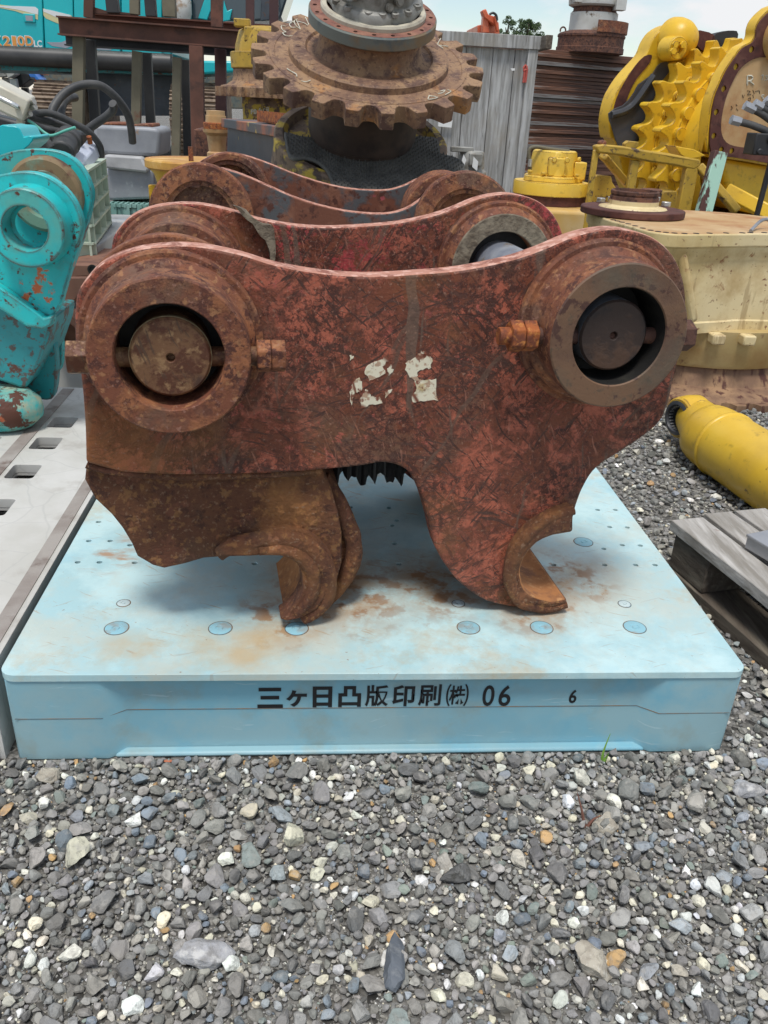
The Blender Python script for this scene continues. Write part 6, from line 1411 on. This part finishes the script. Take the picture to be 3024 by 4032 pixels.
# ------------------------------------------------------------------ steel rack of beams and legs
yf = 8.6
rk = thing('steel_rack', 'tall rusty brown steel rack of beams and columns in front of the teal excavator', 'rack', (at(*ZA((1000, 600))[0], yf).x, yf, 0))
kf = (at(*ZA((1000, 300))[0], yf)-at(*ZA((900, 300))[0], yf)).length/100
def ibeam(b, p0, p1, h, w, tf=.014):
    L = (p1-p0).length; Mx = zframe(p0, p1-p0, (0, 0, 1))      # local y is up
    b.box((0, 0, L/2), (.012, h, L), Mx); b.box((0, h/2-tf/2, L/2), (w, tf, L), Mx); b.box((0, -h/2+tf/2, L/2), (w, tf, L), Mx); return b
e0, e1 = at(*ZA((385, 168))[0], yf), at(*ZA((1900, 285))[0], yf); hB_ = 108*kf
ibeam(MB(), e0, e1, hB_, .16).build('beam', M['beam'], rk)
e0, e1 = at(*ZA((585, 118))[0], yf+.55), at(*ZA((1900, 205))[0], yf+.55)
ibeam(MB(), e0, e1, 60*kf, .14).build('beam', M['beam_lt'], rk)
e0, e1 = at(*ZA((430, 262))[0], yf+.6), at(*ZA((1800, 350))[0], yf+.6)
ibeam(MB(), e0, e1, 70*kf, .16).build('beam', M['black_steel'], rk)
b = MB(); e0 = at(*ZA((395, 120))[0], yf+.02); e1 = at(*ZA((1880, 230))[0], yf+.02)
def leg(u0, v0, u1, v1, w, mat, y=yf, ground=True, d=None):
    p = at(*ZA((u0, v0))[0], y); q = at(*ZA((u1, v1))[0], y)
    if ground:
        dd = q-p; q = p+dd*((0-p.z)/dd.z)
    MB().bar(p, q, w*kf, (d or w*.9)*kf, (0, 1, 0)).build('column', M[mat], rk, bev=.004)
leg(1283, 300, 1298, 1000, 88, 'beam', yf-.02); leg(1440, 320, 1446, 720, 75, 'beam_dk', yf+.35)
leg(518, 235, 512, 780, 72, 'olive', yf+.05); leg(590, 260, 618, 700, 66, 'black_steel', yf+.3)
leg(897, 335, 890, 800, 62, 'olive', yf+.15); leg(960, 345, 985, 800, 62, 'black_steel', yf+.45)
leg(1158, 375, 1150, 1000, 58, 'olive', yf+.1); leg(1210, 390, 1226, 960, 55, 'black_steel', yf+.35)
for (u, v0, u1, v1, w, mt_) in ((725, -80, 742, 85, 78, 'black_steel'), (880, -80, 882, 95, 62, 'olive'), (975, -80, 990, 108, 70, 'black_steel'), (1100, -80, 1110, 112, 85, 'olive'), (1416, -80, 1418, 180, 76, 'beam'), (1634, -80, 1634, 180, 56, 'beam_dk'), (585, -80, 582, 118, 62, 'beam'), (1790, -80, 1790, 230, 60, 'beam_dk')):
    leg(u, v0, u1, v1, w, mt_, yf+.2, False)
MB().prism(xz(yf+.25, ZA((610, 45), (690, 70), (900, 92), (900, 100), (620, 90))), yf+.2, yf+.3, SX).build('gusset', M['beam'], rk)

# ------------------------------------------------------------------ teal excavator
ye = 13.0
ex_ = thing('excavator', 'large teal excavator with black side tube behind the brown steel rack', 'excavator', (at(*ZA((600, 500))[0], ye).x, ye+1.3, 0))
kE = (at(*ZA((1000, 300))[0], ye)-at(*ZA((900, 300))[0], ye)).length/100
def epoly(name, pts, d0, d1, mat, bev=0, y=ye, parent=None): return MB().prism(xz(y, ZA(*pts)), y+d0, y+d1, SX).build(name, M[mat], parent or ex_, bev=bev)
body = epoly('body', ((-700, -900), (1130, -700), (1120, 365), (870, 350), (480, 330), (285, 318), (-700, 290)), .06, 2.4, 'exc_teal', .03)
p_ = [((-700, -400), (258, -400), (288, 316), (-700, 290)), ((264, -400), (466, -400), (482, 326), (294, 317)), ((472, -400), (780, -400), (788, 340), (488, 327)), ((790, -400), (1050, -400), (1060, 355), (796, 342))]
dr_ = [epoly('door', q, 0.0, .065, 'exc_teal', .012) for q in p_]
# graphics and the model lettering
epoly('graphic', ((-700, 20), (0, 30), (120, 45), (200, 62), (248, 82), (248, 130), (180, 100), (100, 72), (0, 52), (-700, 40)), -.004, .002, 'creamvinyl', parent=dr_[0])
epoly('graphic', ((-700, 32), (0, 38), (120, 40), (230, 45), (250, 60), (250, 96), (120, 64), (0, 46), (-700, 38)), -.006, .001, 'white', parent=dr_[0])
epoly('graphic', ((282, 55), (340, 72), (420, 90), (468, 102), (470, 190), (430, 172), (370, 150), (300, 120), (284, 100)), -.004, .002, 'creamvinyl', parent=dr_[1])
epoly('graphic', ((282, 58), (330, 66), (460, 98), (468, 150), (400, 128), (330, 95), (284, 76)), -.006, .001, 'white', parent=dr_[1])
epoly('graphic', ((305, 275), (400, 276), (440, 260), (470, 225), (476, 300), (430, 315), (340, 300)), -.004, .002, 'greyvinyl', parent=dr_[1])
epoly('graphic', ((490, 255), (620, 268), (700, 285), (760, 300), (720, 328), (620, 322), (492, 310)), -.004, .002, 'greyvinyl', parent=dr_[2])
epoly('graphic', ((500, 262), (620, 272), (690, 288), (740, 302), (640, 314), (500, 304)), -.006, .001, 'white', parent=dr_[2])
epoly('latch', ((152, 88), (230, 92), (235, 150), (160, 145)), -.02, .03, 'exc_teal', .01, parent=dr_[0]); epoly('latch_recess', ((168, 102), (216, 104), (218, 138), (174, 136)), -.024, -.02, 'greyvinyl', parent=dr_[0])
def lett(body_, box, off, mat, d, parent):
    a_, b_ = ZA((box[0], box[3]), (box[2], box[1])); p0, p1 = at(*a_, ye), at(*b_, ye)
    me = text_mesh(body_, 1.0, off); n_ = len(me.vertices); A = np.empty(n_*3); me.vertices.foreach_get('co', A); A = A.reshape(-1, 3); mn, mx_ = A.min(0), A.max(0)
    kx, kz = (p1.x-p0.x)/(mx_[0]-mn[0]), (p1.z-p0.z)/(mx_[1]-mn[1]); l = MB()
    l.mesh(me, Matrix(((kx, 0, 0, p0.x-mn[0]*kx), (0, 0, 1, ye+d), (0, kz, 0, p0.z-mn[1]*kz), (0, 0, 0, 1)))); bpy.data.meshes.remove(me)
    return l.build('lettering', M[mat], parent, smooth=False)
for ch_, x_0, x_1 in (('S', -90, -42), ('K', -38, 16), ('2', 22, 68), ('1', 82, 108), ('0', 116, 162), ('D', 168, 217)):
    lett(ch_, (x_0, 234, x_1, 302), .05, 'white', -.008, dr_[0]); lett(ch_, (x_0+4, 238, x_1-4, 298), .02, 'orangevinyl', -.014, dr_[0])
lett('L', (224, 265, 246, 306), .03, 'white', -.008, dr_[0]); lett('C', (247, 264, 273, 307), .03, 'white', -.008, dr_[0])
# side tube, frame, tracks
p0, p1 = at(*ZA((-700, 330))[0], ye-.02), at(*ZA((1130, 415))[0], ye-.02)
MB().cyl(p0, p1, 58*kE, seg=32).build('side_tube', M['tubegrey'], ex_, bev=.02)
epoly('frame', ((-700, 400), (1240, 455), (1240, 492), (500, 470), (-700, 440)), .1, 2.2, 'teal_dark')
epoly('car_body', ((480, 468), (1100, 480), (1100, 760), (560, 760)), .5, 2.0, 'slate')
epoly('cab_skirt', ((1230, 395), (1660, 400), (1660, 465), (1240, 490)), .0, 1.5, 'exc_teal', .03)
def track(u0, u1, v0, y):
    a_, b_ = at(*ZA((u0, v0))[0], y), at(*ZA((u1, v0))[0], y); zt_ = a_.z; w_ = b_.x-a_.x; r_ = zt_/2
    t_ = MB(); t_.prism([(y+.15+r_*.9+(r_*.9)*math.sin(a), r_+.92*r_*math.cos(a)) for a in np.linspace(0, -math.pi, 14)]+[(y+3.2, .08*r_), (y+3.2, 1.92*r_)], a_.x+w_*.1, b_.x-w_*.1, Matrix(((0, 0, 1, 0), (1, 0, 0, 0), (0, 1, 0, 0), (0, 0, 0, 1))))
    o = t_.build('track', M['track'], ex_)
    s = MB(); n_ = 13
    for i in range(n_):
        a = math.pi*i/(n_-1)
        cyy, czz = y+.15+r_*.95-r_*.98*math.sin(a), r_+r_*.98*math.cos(a)
        nrm = Vector((0, -math.sin(a), math.cos(a)))
        Mx = frame((a_.x+w_/2, cyy, czz), (1, 0, 0), Vector((1, 0, 0)).cross(nrm)*-1, nrm)
        s.box((0, 0, 0), (w_, r_*.24, .03), Mx); s.box((0, r_*.08, .03), (w_, .025, .05), Mx); s.box((0, -r_*.04, .025), (w_, .02, .035), Mx)
    for i in range(12): s.box((a_.x+w_/2, y+.3+r_+.2*i, 2*r_), (w_, .17, .04))
    s.build('track_shoes', M['track'], o)
track(165, 470, 535, ye-.5); track(1085, 1400, 545, ye-.3)
# cab
epoly('cab_glass', ((1240, -400), (2000, -400), (1830, 120), (1655, 135), (1240, 130)), .1, 1.6, 'glass', .03)
epoly('cab_frame', ((1060, -500), (1245, -500), (1245, 128), (1060, 118)), .0, 1.6, 'exc_teal', .03)
epoly('white_panel', ((1205, -400), (1244, -400), (1244, 124), (1212, 122)), -.03, .02, 'white')
epoly('seat', ((1330, 0), (1372, -40), (1375, 60), (1350, 128), (1290, 118)), .05, .09, 'exc_teal', .01); epoly('armrest', ((1460, 0), (1480, 70), (1515, 55), (1500, 130), (1450, 140)), .05, .09, 'exc_teal', .01)
epoly('door_post', ((1720, -400), (1790, -400), (1760, 130), (1700, 135)), .02, .12, 'slate', .01)
a_ = at(*ZA((1178, 60))[0], ye-.1); MB().lathe([(0, -.2), (.12, -.17), (.16, -.05), (.16, .1), (.1, .2), (0, .22)], Matrix.Translation(a_), 24).build('filter_bowl', M['whitemetal'], ex_)
epoly('mirror', ((1010*1.659/1.0-0, -200),)*0 or ((1775, -60), (1815, -60), (1830, 60), (1790, 60)), -.3, -.2, 'black_steel', .01)

# ------------------------------------------------------------------ far things
yo = 32
ox = thing('excavator', 'distant orange excavator boom rising behind the wooden crate', 'excavator', (at(*ZC((60, 190))[0], yo).x, yo, 0))
def op(name, pts, d0, d1, mat='orange_paint'): return MB().prism(xz(yo, ZC(*pts)), yo+d0, yo+d1, SX).build(name, M[mat], ox, bev=.03)
op('boom', ((-2, 60), (20, 50), (35, 85), (70, 95), (90, 125), (75, 150), (40, 125), (10, 100)), 0, .5); op('arm', ((10, 65), (35, 80), (45, 190), (0, 190)), .1, .5)
op('cylinder', ((62, 95), (75, 90), (92, 185), (75, 185)), -.2, 0); op('house', ((-15, 140), (110, 120), (116, 195), (-15, 195)), .5, 3)
b = MB(); a_ = at(*ZC((50, 195))[0], yo); b.box((a_.x, yo+1.5, a_.z/2), (3, 2.5, a_.z)); b.build('undercarriage', M['black_steel'], ox)
for p in ((28, 75), (45, 95)): pass
MB().tube([at(u, v, yo-.2) for u, v in ZC((40, 85), (60, 75), (80, 90), (85, 120))], .04, 6).build('hose', M['black_steel'], ox)
def tree(label, uc, vtop, uw, vbase, y, seed, nleaf=2600):
    rng = np.random.default_rng(seed); c = at(uc, vtop, y); base = at(uc, vbase, y); hw = (at(uc+uw, vtop, y)-c).length
    t_ = thing('tree', label, 'tree', (c.x, y, 0), group=None)
    H = c.z; b = MB()
    b.tube([(c.x, y, 0), (c.x+.1, y, H*.3), (c.x-.1, y, H*.6), (c.x, y, H*.92)], lambda t: .28*(1-t)+.03, 8)
    for k in range(9):
        z0 = H*rng.uniform(.25, .8); a = rng.uniform(0, 6.28); l = hw*rng.uniform(.5, .95)
        b.tube([(c.x, y, z0), (c.x+l*.5*math.cos(a), y+l*.5*math.sin(a), z0+l*.35), (c.x+l*math.cos(a), y+l*math.sin(a), z0+l*.9)], lambda t: .09*(1-t)+.015, 5)
    b.build('trunk', M['bark'], t_)
    cl = []
    for k in range(150):
        zz_ = rng.uniform(.2, 1.0); rmax = hw*max(.08, 1-abs((zz_-.55)/.47)**2.4)**.5
        a = rng.uniform(0, 6.28); r_ = rmax*rng.uniform(.1, 1)**.6
        cl.append((c.x+r_*math.cos(a), y+r_*math.sin(a), H*zz_*.96, hw*rng.uniform(.12, .24)))
    me = bpy.data.meshes.new('crown'); V = []; F = []
    for k in range(nleaf*2):
        x, yy, z, s = cl[rng.integers(len(cl))]; p = rng.normal(size=3); p = p/np.linalg.norm(p)*rng.uniform(.35, 1)**.5*s
        o_ = np.array([x, yy, z])+p*np.array([1, 1, .8]); u_ = rng.normal(size=3); u_ /= np.linalg.norm(u_); w_ = rng.normal(size=3); w_ -= u_*w_.dot(u_); w_ /= np.linalg.norm(w_); L_ = hw*rng.uniform(.035, .07)
        i = len(V); V += [o_-u_*L_, o_+w_*L_*.5, o_+u_*L_, o_-w_*L_*.5]; F.append((i, i+1, i+2, i+3))
    me.from_pydata([tuple(v) for v in V], [], F); me.transform(INV[t_.name]); me.materials.append(M['leaf'])
    o = bpy.data.objects.new('crown', me); COL.objects.link(o); o.parent = t_; return t_
tr_pts = ZC((180, 85), (260, 85))
tree('dark green round tree beyond the wooden crate, with the wider crown', *ZC((272, 82))[0], 40, 300, 60, 1, 7000)
tree('slimmer dark green tree just left of the wider one beyond the crate', *ZC((160, 72))[0], 27, 300, 58, 5, 5000)
tree('low green tree seen between the rack columns far behind', 455, 175, 30, 300, 55, 9, 1200)
bq = MB().prism(xz(18, ZA((1130, 480), (1900, 500), (1900, 720), (1130, 700))), 18, 19.5, SX); tag(centre(bq.build('container', M['flange_grey'], None, bev=.02)), 'grey green container behind the rack columns and the excavator cab', 'container')
# scrap glimpsed under the excavator
yq = 17
def junk(label, cat, name, pts, mat, d=.5, y=yq):
    P = xz(y, ZL(*pts)); zmin = min(p[1] for p in P)
    b = MB().prism(P, y, y+d, SX)
    if zmin > .05:
        b.box((sum(p[0] for p in P)/len(P), y+d/2, zmin/2), (.12, .12, zmin))
    return tag(centre(b.build(name, M[mat], None, bev=.01)), label, cat)
junk('small bright blue plastic part far behind under the excavator', 'plastic part', 'plastic_part', ((465, 375), (560, 360), (600, 420), (668, 500), (600, 500), (560, 440), (490, 430)), 'blueplastic')
junk('small salmon orange panel beside the bright blue part', 'panel', 'panel', ((480, 315), (520, 315), (700, 345), (700, 392), (560, 385), (530, 345), (470, 370)), 'orange_paint', .4, yq+.3)
junk('white metal bracket in the scrap at the far left', 'bracket', 'bracket', ((100, 280), (175, 290), (180, 350), (250, 320), (240, 390), (130, 450), (105, 400)), 'whitemetal', .3, yq+.1)
junk('pale grey machine panel lying far left behind the white box', 'panel', 'panel', ((-60, 260), (100, 270), (110, 420), (-60, 430)), 'castgrey', .4, yq+.6)
junk('long grey green container side far behind under the excavator', 'container', 'container', ((560, 370), (1230, 380), (1230, 500), (650, 490)), 'flange_grey', 1.0, yq+2)
junk('dark scrap pile of black parts at the far left', 'scrap part', 'scrap_part', ((200, 300), (470, 380), (500, 470), (330, 600), (220, 560), (200, 420)), 'black_steel', .5, yq+.4)
